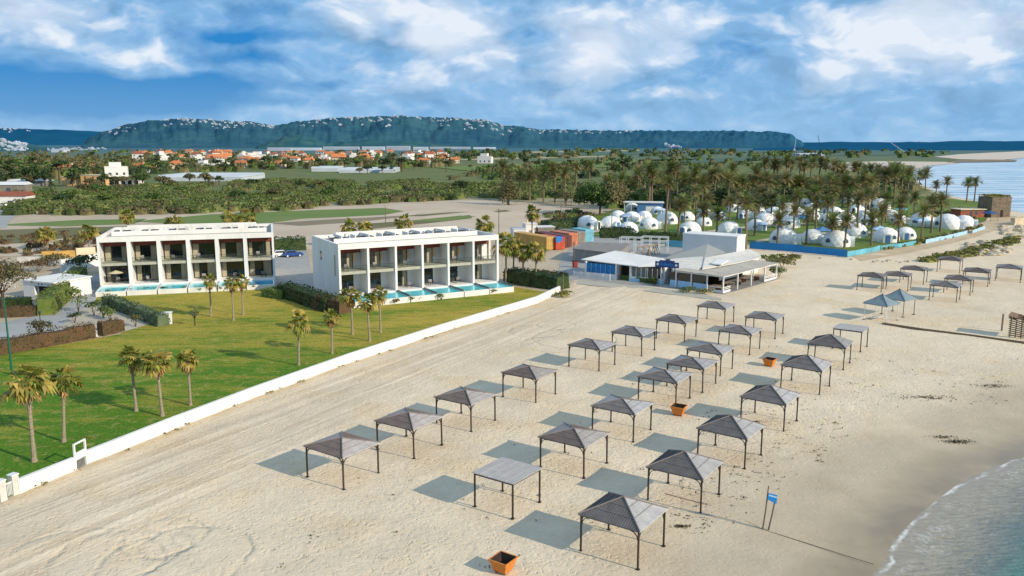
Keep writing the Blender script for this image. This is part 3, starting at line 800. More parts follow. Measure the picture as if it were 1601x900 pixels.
PROTO_USED = {}
def place_palm(protos, i, x, y, h, label, cat, group, crown=1.0, lean=(0,0)):
    p = protos[i % len(protos)]
    if not PROTO_USED.get(p.name):
        PROTO_USED[p.name] = True; o = p
    else:
        o = copy_tree(p)
    o.location = (x, y, 0); o.rotation_euler = (lean[0], lean[1], rnd.uniform(0, 6.28))
    h0 = o['_h']
    for ch in o.children:
        nm = ch.name.split('.')[0]
        if nm == 'trunk':
            k = .7+.3*h/h0
            ch.scale = (k*crown**.5, k*crown**.5, h/h0)
        else:
            ch.location.z = h - (.1 if nm == 'dead_skirt' else 0); ch.scale = (crown*rnd.uniform(.88,1.12),crown*rnd.uniform(.88,1.12),crown*rnd.uniform(.85,1.1)); ch.rotation_euler = (rnd.uniform(-.2,.2), rnd.uniform(-.2,.2), rnd.uniform(0,6.28))
    tag(o, label, cat, group)
    return o

def leaf_quads(b, pts_fn, n, size, r, mat_=0, flat=.0):
    for _ in range(n):
        p, nrm = pts_fn(r)
        nrm = (nrm + Vector((r.gauss(0,.55), r.gauss(0,.55), r.gauss(0,.55)+.25))).normalized()
        a = nrm.orthogonal().normalized(); bb = nrm.cross(a)
        t = r.uniform(0, 6.28)
        u = (a*math.cos(t)+bb*math.sin(t)); w = nrm.cross(u)
        s = size*r.uniform(.55, 1.25)
        q = [p+u*s*.5, p+w*s*.34+nrm*s*.1, p-u*s*.5, p-w*s*.34-nrm*s*.05]
        b.add([tuple(v) for v in q], [(0,1,2,3)], mat_(p) if callable(mat_) else mat_)

def lobes_fn(lobes):
    tot = [l[3]**2 for l in lobes]
    def fn(r):
        x, y, z, rad, sz = r.choices(lobes, tot)[0]
        v = Vector((r.gauss(0,1), r.gauss(0,1), r.gauss(0,1))).normalized()
        if v.z < -.3: v.z *= -.6
        k = rad*(.55+.5*r.random()**.6)
        return Vector((x+v.x*k, y+v.y*k, z+v.z*k*sz)), v
    return fn

def make_tree(name, seed, h, w, kind='broad', mats=('leaf','bark'), n=700, size=.6, split=False):
    r = random.Random(seed)
    root = empty(name, (0,0,0))
    t = MB()
    th = h*(.38 if kind == 'broad' else .62 if kind == 'pine' else .18)
    t.tube([(0,0,-.1),(0,0,th*.5),(w*.02,0,th),(w*.03,.0,h*.8)], [h*.035,h*.026,h*.02,h*.006], 7)
    lobes = []
    if kind == 'cone':
        for k in range(12):
            f = k/11; lobes.append((r.gauss(0,w*.05), r.gauss(0,w*.05), h*(.14+.8*f), w*.5*(1.0-.8*f)*r.uniform(.8,1.1), .9))
    else:
        m = 11 if kind == 'broad' else 7
        for k in range(m):
            a = k*2.39996; rr = w*.5*math.sqrt((k+.3)/m)*.72
            zz = h*(.66 if kind == 'broad' else .82) + r.uniform(-.10,.10)*h - (rr/w)*h*.22
            lobes.append((rr*math.cos(a), rr*math.sin(a), zz - (h*.12 if split else 0), w*r.uniform(.15,.24)*(1.3 if split else 1), .95 if split else .75 if kind == 'broad' else .5))
            t.tube([(0,0,th*.8),(rr*.5*math.cos(a),rr*.5*math.sin(a),th+(zz-th)*.4),(rr*.9*math.cos(a),rr*.9*math.sin(a),zz)], [h*.014,h*.009,h*.004], 5)
    t.build('trunk', K[mats[1]], root)
    c = MB()
    if split:
        leaf_quads(c, lobes_fn(lobes), n, size, r, lambda p: 1 if p.x + r.gauss(0, w*.1) > w*.12 else 0)
        c.build('crown', [K[mats[0]], K['leaf_olive']], root)
    else:
        leaf_quads(c, lobes_fn(lobes), n, size, r)
        c.build('crown', K[mats[0]], root)
    return root

def leafbox(b, p, q, w, h, r, size, dens=9.0, mat_=0, taper=.85):
    """a clipped hedge: many small leaves over and just inside a long box, and a dark core"""
    p, q = Vector((*p, 0)), Vector((*q, 0))
    d = (q-p); ln = d.length; d.normalize(); s = Vector((-d.y, d.x, 0))
    nseg = max(2, int(ln/1.2)); 
    cv = []
    for i in range(nseg+1):
        o = p + d*(ln*i/nseg); hh = h*r.uniform(.80,.93)
        for sg, z in ((-1,0),(-1*taper,hh),(taper,hh),(1,0)):
            cv.append(tuple(o + s*sg*(w/2-size*.25) + Vector((0,0,z))))
    fs = [(i*4+k, i*4+k+1, (i+1)*4+k+1, (i+1)*4+k) for i in range(nseg) for k in range(3)] + [(0,1,2,3), tuple(nseg*4+k for k in (3,2,1,0))]
    b.add(cv, fs, mat_)
    def fn(r):
        u = r.uniform(-.01, 1.01)*ln; k = r.random()*(w+2*h)
        if k < w: off, z, n = r.uniform(-w/2,w/2)*taper, h*r.uniform(.88,1.04), Vector((0,0,1))
        else:
            sg = 1 if r.random() < .5 else -1
            z = h*r.random(); off = sg*w/2*(1-(1-taper)*z/h)*r.uniform(.9,1.05); n = s*sg
        z *= 1 + .10*mnoise.noise((u*.6, w, 2.0))
        return p + d*u + s*off + Vector((0,0,z)), n
    leaf_quads(b, fn, int(ln*(w+2*h)*dens), size, r, mat_)

def hedge(name, label, p, q, w, h, m, size=.32, dens=9.0, cat='hedge', group=None, seed=3):
    b = MB(); leafbox(b, p, q, w, h, random.Random(seed), size, dens)
    return tag(b.build(name, K[m]), label, cat, group)

def shrub(label, x, y, w, h, m='leaf', n=220, size=.28, seed=1, cat='shrub', group=None, name='shrub', stem=True):
    r = random.Random(seed); root = thing(name, label, cat, (x, y), 0, group)
    if stem:
        t = MB()
        for k in range(4):
            a = k*1.6+r.random(); t.tube([(0,0,-.05),(.25*w*math.cos(a)*.6,.25*w*math.sin(a)*.6,h*.6)], [.05,.02], 5)
        t.build('stem', K['bark'], root)
    lob = [(r.uniform(-.25,.25)*w, r.uniform(-.25,.25)*w, h*r.uniform(.42,.7), w*r.uniform(.24,.34), h/w*.8) for _ in range(6)]
    c = MB(); leaf_quads(c, lobes_fn(lob), n, size, r); c.build('foliage', K[m], root)
    return root

# ---- palms on the hotel lawn
FP = [make_fan_palm(s, f) for s, f in ((1,1.0),(2,1.08),(3,.95),(4,1.0))]
lawn_palms = [
 (54,722,600,1.35,'tall shaggy fan palm nearest the white gate, foremost on the lawn'),
 (100,691,598,1.1,'slim leaning fan palm just behind the foremost shaggy palm on the lawn'),
 (213,643,562,1.1,'left fan palm of the group of three beside the middle of the white wall'),
 (254,651,566,1.15,'middle fan palm of the group of three beside the middle of the white wall'),
 (298,634,564,1.0,'right fan palm of the group of three, standing against the white wall'),
 (467,571,505,.98,'thin fan palm by the white wall, left of a pair on the lawn'),
 (519,553,497,1.0,'thin fan palm by the white wall, right of a pair on the lawn'),
 (551,523,461,1.15,'bushy fan palm in front of the left end of the right hotel block'),
 (578,533,474,1.0,'fan palm nearest the wall in the trio before the right hotel block'),
 (595,520,462,1.0,'fan palm in front of the second pool of the right hotel block'),
 (330,494,440,.95,'fan palm on the lawn, left of the trio before the left hotel block'),
 (365,501,443,.95,'fan palm on the lawn, middle and nearest of the trio before the left hotel block'),
 (380,492,441,.95,'fan palm on the lawn, right of the trio before the left hotel block')]
for i, (bx, by, ty, cs, lab) in enumerate(lawn_palms):
    x, y = G(bx, by)
    place_palm(FP, i, x, y, height_to(x, y, ty), lab, 'palm tree', 'fan palms on the hotel lawn', cs*.86, (rnd.uniform(-.05,.05), rnd.uniform(-.07,.05)))
side = [(791,443,383,1.25,'fan palm nearest the right hotel block in the row by the dark hedge'),(803,440,386,1.2,'fan palm second from the right hotel block, half hidden by its neighbours'),
        (818,444,394,1.15,'fan palm third from the right hotel block, in front of the ochre container'),(838,446,394,1.2,'fan palm farthest from the right hotel block, by the restaurant road')]
for i, (bx, by, ty, cs, lab) in enumerate(side):
    x, y = G(bx, by)
    place_palm(FP, i+1, x, y, height_to(x, y, ty), lab, 'palm tree', 'fan palms between hotel and road', cs*1.15)
back = [(203,384,338),(275,386,349),(361,382,343),(390,382,341),(546,386,357),(572,386,356),(632,382,350),(757,390,352),(832,374,334),(75,390,366),(140,394,364)]
labs = ['palm top rising behind the left corner of the left hotel block','small palm top behind the roof middle of the left hotel block','palm top behind the right half of the left hotel roof, left of two',
        'palm top behind the right half of the left hotel roof, right of two','palm top behind the left part of the right hotel roof','palm top behind the right hotel roof, second from the left',
        'palm top behind the middle of the right hotel roof','bushy palm at the back right corner of the right hotel block','green palm standing alone behind the white huts and containers',
        'palm in the garden at the far left, before the olive field','palm beside the garden wall, left of the left hotel block']
for i, ((bx, by, ty), lab) in enumerate(zip(back, labs)):
    x, y = G(bx, by)
    place_palm(FP, i+2, x, y, height_to(x, y, ty), lab, 'palm tree', 'palms behind the hotel blocks', 1.55)

# ---- date palms of the dome camp
DP = [make_date_palm(21,.10), make_date_palm(22,.25), make_date_palm(23,.02), make_date_palm(24,.40)]
camp = [(1040,366,288),(1166,389,318),(1120,364,335),(1260,382,337),(1292,360,318),(1340,371,312),(1320,388,347),(1378,366,331),(1404,382,344),(1428,352,310),(1456,364,320),(1470,362,314),(1409,340,306),
        (1070,352,318),(1088,346,300),(1105,350,312),(1140,350,316),(1152,344,306),(1185,345,302),(1205,346,312),(1222,350,318),(1245,348,306),(1270,346,300),(1300,344,302),(1360,345,304),(1385,346,312),(1060,372,322),(1215,384,345),(1240,372,330),(1300,384,348),(1362,384,345),(1440,372,330),(1180,368,322),(1325,360,312),(1405,360,318),(1350,356,308),(1100,372,330),(1275,366,318)]
camp.sort()
for i, (bx, by, ty) in enumerate(camp):
    x, y = G(bx, by)
    place_palm(DP, i, x, y, height_to(x, y, ty), 'date palm standing among the white domes, %s from the left of those' % ordinal(i), 'palm tree', 'date palms among the domes', 1.22, (rnd.uniform(-.04,.04), rnd.uniform(-.04,.04)))
shore = [(1463,309,290,'short date palm by the far shore, left of the four before the sea'),(1479,312,284,'date palm before the sea, second of the four by the far shore'),
         (1511,317,286,'leaning date palm before the sea, left of the pair near the ruin'),(1523,316,285,'slender date palm before the sea, nearest the square ruin')]
for i, (bx, by, ty, lab) in enumerate(shore):
    x, y = G(bx, by)
    place_palm(DP, i, x, y, height_to(x, y, ty), lab, 'palm tree', 'palms by the far shore', 1.2)
r_ = random.Random(5)
rows = [('in the far back row of the camp', [(1195+10.4*k+r_.uniform(-2.5,2.5), 301+r_.uniform(-4,3)-k*.25, 252+r_.uniform(-4,6)+k*.85) for k in range(25)]),
        ('in the grove behind the round tree', [(948+9.3*k+r_.uniform(-4,4), r_.uniform(304,330), r_.uniform(264,292)) for k in range(27)]),
        ('in the second row behind the domes', [(1200+13*k+r_.uniform(-5,5), r_.uniform(312,330), r_.uniform(270,292)) for k in range(18)]),
        ('beyond the dirt lot, before the green fields', [(790,316,262),(812,312,274),(828,313,276),(850,316,272),(868,316,268),(884,318,272),(900,300,262),(920,298,260)])]
for txt, lst in rows:
    lst.sort()
    for i, (bx, by, ty) in enumerate(lst):
        x, y = G(bx, by)
        place_palm(DP, i*3+1, x, y, height_to(x, y, ty), 'date palm %s, %s from the left' % (txt, ordinal(i)), 'palm tree', 'date palms ' + txt, 1.72, (rnd.uniform(-.05,.05), rnd.uniform(-.05,.05)))

# ---- trees
o = make_tree('round_tree', 51, 12.5, 17.5, 'broad', ('leaf_round','bark'), 9000, .8, True)
x, y = G(938, 335); o.location = (x, y, 0); tag(o, 'big dense round tree with dark green left half and brownish right half, behind the domes', 'tree')
o = make_tree('conical_tree', 52, 16, 9.5, 'cone', ('leaf_olive','bark'), 1500, .8)
x, y = G(795, 320); o.location = (x, y, 0); tag(o, 'olive green conical tree standing at the edge of the dirt lot', 'tree')
for k, (bx, by, w, ht, m, lab) in enumerate([(868,318,8,6,'leaf_dark','dark spreading tree at the right edge of the dirt lot'),(885,322,7,6.5,'leaf_olive','olive tree next to the lamp pole at the dirt lot edge'),
        (1060,322,9,7,'leaf_dark','dark tree behind the tall lone palm of the camp'),(1200,330,8,6,'leaf_dark','dark tree among the palms, left of the camp centre'),
        (1320,318,10,9,'leaf','fresh green bushy tree in the back of the dome camp'),(1290,322,9,8,'leaf_dark','dark bushy tree behind the camp domes, left of the fresh green one'),(1385,322,7,5,'leaf_dark','low dark tree near the far shore houses of the camp'),
        (1010,318,9,6,'leaf_olive','greyish tree behind the blue roofed hall'),(720,302,10,7,'leaf_dark','dark tree at the right end of the scrubland'),(1120,322,10,7,'leaf_dark','dark round tree behind the middle domes')]):
    o = make_tree('broadleaf_tree', 60+k, ht, w, 'broad', (m,'bark'), 800, .75)
    x, y = G(bx, by); o.location = (x, y, 0); tag(o, lab, 'tree')
# feathery flowering tree at the left edge
o = make_tree('flowering_tree', 80, 9.8, 9.0, 'broad', ('leaf_olive','bark'), 2600, .36)
x, y = G(6, 490); o.location = (x, y, 0); tag(o, 'feathery olive tree with pale blossom at the left edge', 'tree')
c = MB(); r = random.Random(4)
leaf_quads(c, lobes_fn([(1.6,-.6,4.2,1.5,.8),(.6,-1.5,4.6,1.4,.8),(2.2,.5,5.3,1.2,.8)]), 150, .24, r)
c.build('blossom', K['offwhite'], o)
o = make_tree('bare_tree', 82, 4.2, 3.6, 'broad', ('leaf_olive','bark'), 420, .3)
x, y = G(66, 541); o.location = (x, y, 0); tag(o, 'thin greyish tree beside the dark lamp post, behind the brown hedge', 'tree')
# sapling on the lawn
o = make_tree('sapling', 84, 3.0, 1.7, 'broad', ('leaf_silver','bark'), 160, .22)
x, y = G(305, 509); o.location = (x, y, 0); tag(o, 'thin young sapling on the lawn, right of the white cabinet', 'tree')

# ---- hedges and shrubs
P1 = lambda px, py: G(px, py)
hedge('clipped_hedge', 'long brown clipped hedge between the lawn and the paved drive', P1(-60,566), P1(147,527), 1.3, 2.0, 'leaf_brown', .26, 14, seed=1)
hedge('clipped_hedge', 'short end piece of brown clipped hedge, right of the gap', P1(157,525), P1(191,517), 1.3, 1.9, 'leaf_brown', .26, 14, seed=2)
hedge('silver_hedge', 'silvery green hedge running from the left hotel block to the white cabinet', P1(168,476), P1(256,510), 1.9, 1.7, 'leaf_silver', .34, 12, seed=3)
hedge('tall_hedge', 'bright green sloping hedge beside the paved drive', P1(72,493), P1(128,440), 2.4, 3.0, 'leaf_hedge', .36, 9, seed=4)
hedge('box_hedge', 'dark green box hedge in front of the small white building', P1(-20,480), P1(48,478), 1.5, 1.5, 'leaf_dark', .28, 12, seed=5)
hedge('box_hedge', 'brownish low hedge beside the drive at the left edge', P1(-60,498), P1(58,493), 1.6, 1.6, 'leaf_brown', .28, 12, seed=6)
hedge('overgrown_hedge', 'dark overgrown hedge between the two hotel blocks, along the lawn', P1(445,462), P1(520,487), 3.0, 2.4, 'leaf_dark', .42, 7, seed=7)
hedge('overgrown_hedge', 'brownish overgrown hedge at the left foot of the right hotel block', P1(498,482), P1(540,490), 2.6, 2.3, 'leaf_brown', .40, 7, seed=8)
hedge('overgrown_hedge', 'green low hedge at the right foot of the left hotel block', P1(418,462), P1(450,466), 3.0, 1.5, 'leaf', .42, 7, seed=9)
hedge('overgrown_hedge', 'long dark hedge right of the right hotel block, under the fan palms', P1(797,440), P1(880,452), 4.0, 2.6, 'leaf_dark', .45, 7, seed=10)
hedge('overgrown_hedge', 'brownish hedge behind the end of the white wall', P1(840,442), P1(880,448), 3.0, 2.4, 'leaf_brown', .42, 7, seed=11)
hedge('planter_hedge', 'narrow green hedge below the restaurant windows', P1(972,437), P1(1026,444), .8, 1.0, 'leaf', .28, 14, seed=12)
hedge('overgrown_hedge', 'long dark green hedge behind the coloured containers', P1(850,362), P1(915,354), 5, 3.0, 'leaf_dark', .6, 4, seed=13)
hedge('overgrown_hedge', 'dark green hedge in front of the left domes of the camp', P1(938,371), P1(985,371), 4, 2.8, 'leaf_dark', .6, 4, seed=14)
hedge('overgrown_hedge', 'dark hedge behind the white frames of the restaurant', P1(985,375), P1(1075,377), 3, 2.2, 'leaf_dark', .6, 4, seed=15)
shrub('round topiary column beside the drive, with a flat dark top', *P1(123,488), 3.0, 4.4, 'leaf_hedge', 420, .34, 21)
shrub('small clipped shrub on the pale plaza, left of the hedge end', *P1(117,505), 2.0, 1.7, 'leaf_dark', 200, .26, 22)
shrub('loose green shrub at the back of the pale plaza', *P1(147,493), 2.8, 2.8, 'leaf', 260, .32, 23)
shrub('low yellowish shrub by the brown hedge end piece', *P1(172,501), 2.3, 2.0, 'leaf_hedge', 220, .28, 24)
shrub('upper yellow green shrub on the plaza near the brown hedge', *P1(162,497), 2.0, 2.2, 'leaf', 220, .28, 25)
shrub('round shrub on thin stems at the right end of the plaza', *P1(212,511), 1.9, 2.0, 'leaf_olive', 220, .26, 26)
shrub('dark spreading bush left of the left hotel block, in its shade', *P1(128,428), 7, 4.2, 'leaf_dark', 500, .5, 27)
shrub('dark red brown bush before the garden wall at the left', *P1(60,425), 9, 3.0, 'leaf_brown', 420, .5, 28)
shrub('second brownish bush behind the small white building', *P1(85,416), 7, 3.2, 'leaf_olive', 420, .5, 29)
shrub('grassy yellow green tuft at the end of the white wall', *P1(880,463), 3.4, .9, 'grass_tuft', 320, .4, 30, stem=False)
shrub('grey green shrub beside the right end of the beach pergola, nearest it', *P1(1218,432), 4.4, 2.2, 'leaf', 320, .4, 31)
shrub('brown shrub right of the beach pergola, behind the nearest one', *P1(1222,418), 5.5, 2.2, 'leaf_olive', 320, .45, 32)
shrub('small green bush at the kerb below the restaurant sign', *P1(1022,446), 1.8, 1.6, 'leaf_hedge', 200, .28, 33)
shrub('flat green bush at the left corner of the beach pergola', *P1(1075,457), 3.4, 1.0, 'leaf', 260, .3, 34)
shrub('yellowish low bush along the left side of the beach pergola', *P1(1100,459), 3.4, .9, 'grass_tuft', 260, .3, 35)
sp = [(616,475),(640,472),(655,470),(675,468),(690,468),(712,464),(745,460),(770,459),(172,462),(200,459),(225,458),(255,457),(285,456),(310,456),(340,455),(400,452)]
for k, (px, py) in enumerate(sp):
    left = px < 450
    j = k-8 if left else k
    shrub('small rounded shrub below the pools of the %s hotel block, %s from the left' % ('left' if left else 'right', ordinal(j)), *P1(px, py), 1.9, 1.1, ['leaf_olive','leaf','leaf_dark'][k % 3], 130, .26, 40+k, group='small shrubs below the hotel pools')

# ---- uncountable green: scrub, dune plants, far woods
def in_px(px, py, poly):
    ins = False
    for (x1,y1),(x2,y2) in zip(poly, poly[1:]+poly[:1]):
        if (y1 > py) != (y2 > py) and px < (x2-x1)*(py-y1)/(y2-y1)+x1: ins = not ins
    return ins
def scatter(poly, n, r):
    xs = [p[0] for p in poly]; ys = [p[1] for p in poly]; o = []
    while len(o) < n:
        px, py = r.uniform(min(xs),max(xs)), r.uniform(min(ys),max(ys))
        if in_px(px, py, poly): o.append((px, py))
    return o
def bushes(name, label, specs, mats, seed):
    r = random.Random(seed); b = MB()
    for poly, n, (w0,w1), (h0,h1), nq, sz, mw in specs:
        for px, py in scatter(poly, n, r):
            if name == 'scrubland' and mnoise.noise((px*.022, py*.075, 1.0)) < -.24: continue
            x, y = G(px, py); w = r.uniform(w0,w1); h = r.uniform(h0,h1); m_ = r.choices(range(len(mats)), mw)[0]
            b.add([(x+w*.36*math.cos(a), y+w*.36*math.sin(a), 0) for a in (0,1.05,2.1,3.14,4.19,5.24)] + [(x+w*.26*math.cos(a), y+w*.26*math.sin(a), h*.7) for a in (0,1.05,2.1,3.14,4.19,5.24)],
                  [(k,(k+1)%6,6+(k+1)%6,6+k) for k in range(6)] + [tuple(range(6,12))], m_)
            fn = lobes_fn([(x,y,h*.55,w*.45,h/w), (x+w*.2,y,h*.7,w*.3,h/w*.8), (x-w*.2,y+w*.1,h*.6,w*.33,h/w*.8)])
            leaf_quads(b, fn, nq, sz, r, m_)
    return tag(b.build(name, [K[m] for m in mats]), label, 'scrub', kind='stuff')
bushes('scrubland', 'dense green scrub belt between the dirt lot and the village', [
    ([(22,337),(60,330),(400,331),(600,316),(722,311),(722,303),(640,288),(430,284),(240,293),(90,303),(30,306)], 1050, (7,14), (2.0,3.7), 54, 1.1, (6,6,1,2)),
    ([(560,292),(640,286),(720,280),(800,284),(905,290),(905,310),(830,314),(720,306)], 330, (8,14), (2.2,3.8), 44, 1.3, (6,6,1,2)),
    ([(30,337),(400,333),(600,318),(720,313),(722,309),(600,313),(400,328),(60,331)], 150, (4,7), (2,3.2), 30, 1.0, (0,1,3,3))],
    ['scrub_a','scrub_b','leaf','leaf_olive'], 91)
bushes('far_woodland', 'dark far off trees and bushes between the village and the hills', [
    ([(-40,250),(-40,236),(200,236),(430,238),(700,236),(760,244),(700,262),(400,266),(240,272),(60,282),(-40,292)], 620, (8,17), (5,9), 20, 3.0, (3,2,5)),
    ([(720,282),(760,262),(1000,244),(1250,240),(1300,246),(1180,262),(950,272),(900,288)], 210, (7,14), (3,6), 16, 2.8, (4,2,2)),
    ([(690,236),(1000,232),(1450,236),(1480,240),(1480,246),(1260,248),(1000,245),(740,250)], 170, (14,34), (5,10), 12, 6, (3,3,1)),
    ([(945,326),(1180,322),(1180,290),(1000,282),(945,290)], 230, (7,11), (4,7.5), 26, 1.6, (4,5,2)),
    ([(1190,322),(1350,312),(1430,304),(1430,286),(1200,288)], 190, (6,10), (4,7), 26, 1.5, (4,5,2))],
    ['leaf','leaf_dark','leaf_olive'], 92)
bushes('dune_plants', 'yellow green dune plants above the rocks beyond the gazebos', [
    ([(1432,407),(1500,395),(1560,378),(1590,372),(1590,380),(1545,396),(1500,404),(1450,410)], 170, (1.6,3.4), (.4,1.0), 26, .5, (4,2,1)),
    ([(1340,396),(1400,384),(1440,376),(1500,362),(1530,352),(1535,357),(1480,374),(1420,386)], 90, (1.5,3), (.4,.9), 24, .5, (3,3,1)),
    ([(1420,338),(1500,326),(1540,330),(1530,345),(1480,352),(1430,352)], 60, (3,5), (.6,1.6), 24, .8, (3,2,3)),
    ([(1190,402),(1235,398),(1250,404),(1225,412),(1200,412)], 26, (1.5,3), (.4,.9), 24, .45, (2,2,2))],
    ['grass_tuft','leaf_hedge','leaf_olive'], 93)
bushes('field_weeds', 'sparse weeds along the edges of the bare fields', [
    ([(-20,372),(120,366),(200,362),(150,398),(60,402),(-20,392)], 90, (2,4), (.6,1.8), 18, .6, (1,2,3)),
    ([(850,336),(900,328),(930,338),(905,350),(860,352)], 60, (2,4), (.6,1.5), 18, .7, (2,1,2))],
    ['leaf_hedge','leaf_olive','leaf_brown'], 94)

# weeds along the wall and litter of dry weed on the upper beach
r = random.Random(66); b = MB()
for (x1,y1),(x2,y2) in zip(WALL[2:-1], WALL[3:]):
    n = int(math.hypot(x2-x1,y2-y1)*4)
    nx, ny = -(y2-y1), (x2-x1); q_ = math.hypot(nx,ny)
    for _ in range(n):
        t_ = r.random(); side_ = 1 if r.random() < .75 else -1
        if mnoise.noise((x1+(x2-x1)*t_*.25, (y1+(y2-y1)*t_)*.25, side_*3.0)) < -.02: continue
        o_ = (.45+r.random()*.7) if side_ > 0 else -(.12+r.random()*.3)
        px_, py_ = x1+(x2-x1)*t_+nx/q_*o_, y1+(y2-y1)*t_+ny/q_*o_
        for k in range(7):
            leaf_quads(b, lambda r: (Vector((px_+r.gauss(0,.16), py_+r.gauss(0,.16), .06+r.random()*(.28 if side_ > 0 else .14))), Vector((0,0,1))), 1, .26, r, r.choice((0,0,1,2)))
tag(b.build('wall_weeds', [K['grass_tuft'], K['leaf_olive'], K['offwhite']]), 'ragged weeds and pale flowers along the foot of the long white wall', 'weeds', kind='stuff')
r = random.Random(67); b = MB()
for px, py in scatter([(1100,640),(1330,560),(1590,560),(1590,640),(1420,650),(1330,680),(1250,770),(1130,830),(1040,840)], 420, r) + scatter([(420,800),(900,600),(1250,480),(1330,560),(1100,760),(760,895),(420,895)], 150, r):
    x, y = G(px, py)
    if mnoise.noise((x*.16, y*.16, 9.0)) < -.08: continue
    for k in range(r.randint(1,4)):
        leaf_quads(b, lambda r: (Vector((x+r.gauss(0,.22), y+r.gauss(0,.12), .05+r.random()*.03)), Vector((0,0,1))), 1, .17, r)
tag(b.build('beach_litter', K['weed']), 'scattered scraps of dry brown weed over the upper beach', 'weed scraps', kind='stuff')
r = random.Random(12); lst = sorted(scatter([(60,325),(400,322),(600,312),(720,305),(700,292),(440,290),(100,306)], 16, r))
for k, (px, py) in enumerate(lst):
    o = make_tree('scrub_tree', 200+k, r.uniform(4.5,6.5), r.uniform(7,11), 'broad', (r.choice(('leaf_dark','leaf','leaf_olive','leaf_round')),'bark'), 420, .9)
    x, y = G(px, py); o.location = (x, y, 0); tag(o, 'tree standing out of the green scrub belt, %s from the left' % ordinal(k), 'tree', 'trees in the scrub belt')
# ------------------------------------------------------------------ beach gazebos
GX, GY, GH = 1.8, 1.95, 2.45
def make_gazebo(apex, roofmat, flat=False, pale=None, third=0):
    GX, GY = (1.62, 1.62) if flat else (1.8, 1.95)
    root = empty('beach_gazebo', (0,0,0))
    ov = .16
    b = MB(); ex, ey = GX+ov, GY+ov
    cs = [(-ex,-ey),(ex,-ey),(ex,ey),(-ex,ey)]
    if flat:
        b.box(-ex,ex,-ey,ey,GH+.05,GH+.10)
        for k in range(1,5): b.box(-ex+.02,ex-.02,-ey+k*2*ey/5-.02,-ey+k*2*ey/5+.02,GH+.10,GH+.125)
        b.build('roof', roofmat, root)
    else:
        z0 = GH+.04; top = (0,0,apex); th = .05
        for i in range(4):
            p, q = cs[i], cs[(i+1)%4]
            b.add([(*p,z0),(*q,z0),top,(*p,z0-th),(*q,z0-th),(0,0,apex-th)], [(0,1,2),(5,4,3),(0,3,4,1)], 1 if i == 0 or (i == 2 and third) else 0)  # lighter sheet on the faces coloured as sunlit, darker on the shaded ones
        for i in range(4):
            p, q = Vector((*cs[i],z0)), Vector((*cs[(i+1)%4],z0)); t = Vector(top); mid = (p+q)/2
            nr = (q-p).cross(t-p).normalized()*.012; nb = 26
            for k in range(1, nb):
                u = k/nb; a = p.lerp(q,u); e = a+(t-mid)*(1-abs(2*u-1))*.985
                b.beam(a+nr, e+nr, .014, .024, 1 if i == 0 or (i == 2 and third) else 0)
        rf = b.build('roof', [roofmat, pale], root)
        s = MB()
        for i in range(4):
            p, q = Vector((*cs[i],z0)), Vector((*cs[(i+1)%4],z0)); t = Vector(top)
            n = (q-p).cross(t-p).normalized()*.03
            for f in (.36,.68):
                s.beam(p.lerp(t,f)+n, q.lerp(t,f)+n, .03, .02)
        s.build('seam', roofmat_seam, rf)
        rb = MB()
        for p in cs: rb.beam((*p,z0+.045), (0,0,apex+.045), .055, .07)
        rb.cbox(0,0,apex-.02,.22,.22,.07,R(45),top=.5)
        rb.build('ridge_cap', roofmat_seam, rf)
    for i in range(4):
        p, q = [(-GX,-GY),(GX,-GY),(GX,GY),(-GX,GY)][i], [(GX,-GY),(GX,GY),(-GX,GY),(-GX,-GY)][i]
        e = MB(); d = Vector((q[0]-p[0], q[1]-p[1], 0)).normalized()*.052
        e.beam(Vector((*p,GH-.03))+d, Vector((*q,GH-.03))-d, .07, .14); e.build('eave_beam', K['bronze'], root)
    for sx in (-1,1):
        for sy in (-1,1):
            l = MB(); x, y = sx*GX, sy*GY
            l.cbox(x,y,-.12,.10,.10,GH+.155); lg = l.build('leg', K['bronze'], root)
            f = MB(); f.cbox(x,y,.003,.24,.24,.025); f.cbox(x,y,.028,.15,.15,.06); f.build('foot_plate', K['bronze'], lg)
            if not flat:
                for dx, dy in ((-sx,0),(0,-sy)):
                    br = MB(); pts = []
                    for k in range(5):
                        a = k/4*math.pi/2
                        pts.append(Vector((x+dx*(.06+.50*(1-math.cos(a))), y+dy*(.06+.50*(1-math.cos(a))), GH-.60+.50*math.sin(a))))
                    for p_, q_ in zip(pts[:-1], pts[1:]): br.beam(p_, q_, .05, .05)
                    br.build('brace', K['bronze'], lg)
    return root
roofmat_seam = mat('roof_seam', (.24,.21,.20), .6, .1, 3)
roofmat_dark = mat('dark_roof_seam', (.12,.105,.10), .5, .1, 3)
GZ = {'low': make_gazebo(3.0, K['roof_mesh'], pale=K['roof_pale'], third=1), 'high': make_gazebo(3.45, K['roof_shaded_b'], pale=K['roof_lit_b']), 'flat': make_gazebo(0, K['roof_flat'], True), 'mid': make_gazebo(2.98, K['roof_shaded_b'], pale=K['roof_lit_b'], third=1)}
GA = R(55.5)
ux = Vector((math.cos(GA), math.sin(GA))); uy = Vector((-math.sin(GA), math.cos(GA)))
def from_front(p, a=1.8, b=1.95): v = Vector(G(*p)) + ux*a + uy*b; return v.x, v.y
def from_right(p): v = Vector(G(*p)) - ux*GX + uy*GY; return v.x, v.y
def from_lr(p, q): a, b = Vector(G(*p)), Vector(G(*q)); v = (a+b)/2; return v.x, v.y
FR, RT, LR = 'F', 'R', 'LR'
A_ = 'in the row by the white wall'; B_ = 'in the middle row'; C_ = 'in the seaward row'; D_ = 'of the far cluster below the dunes'
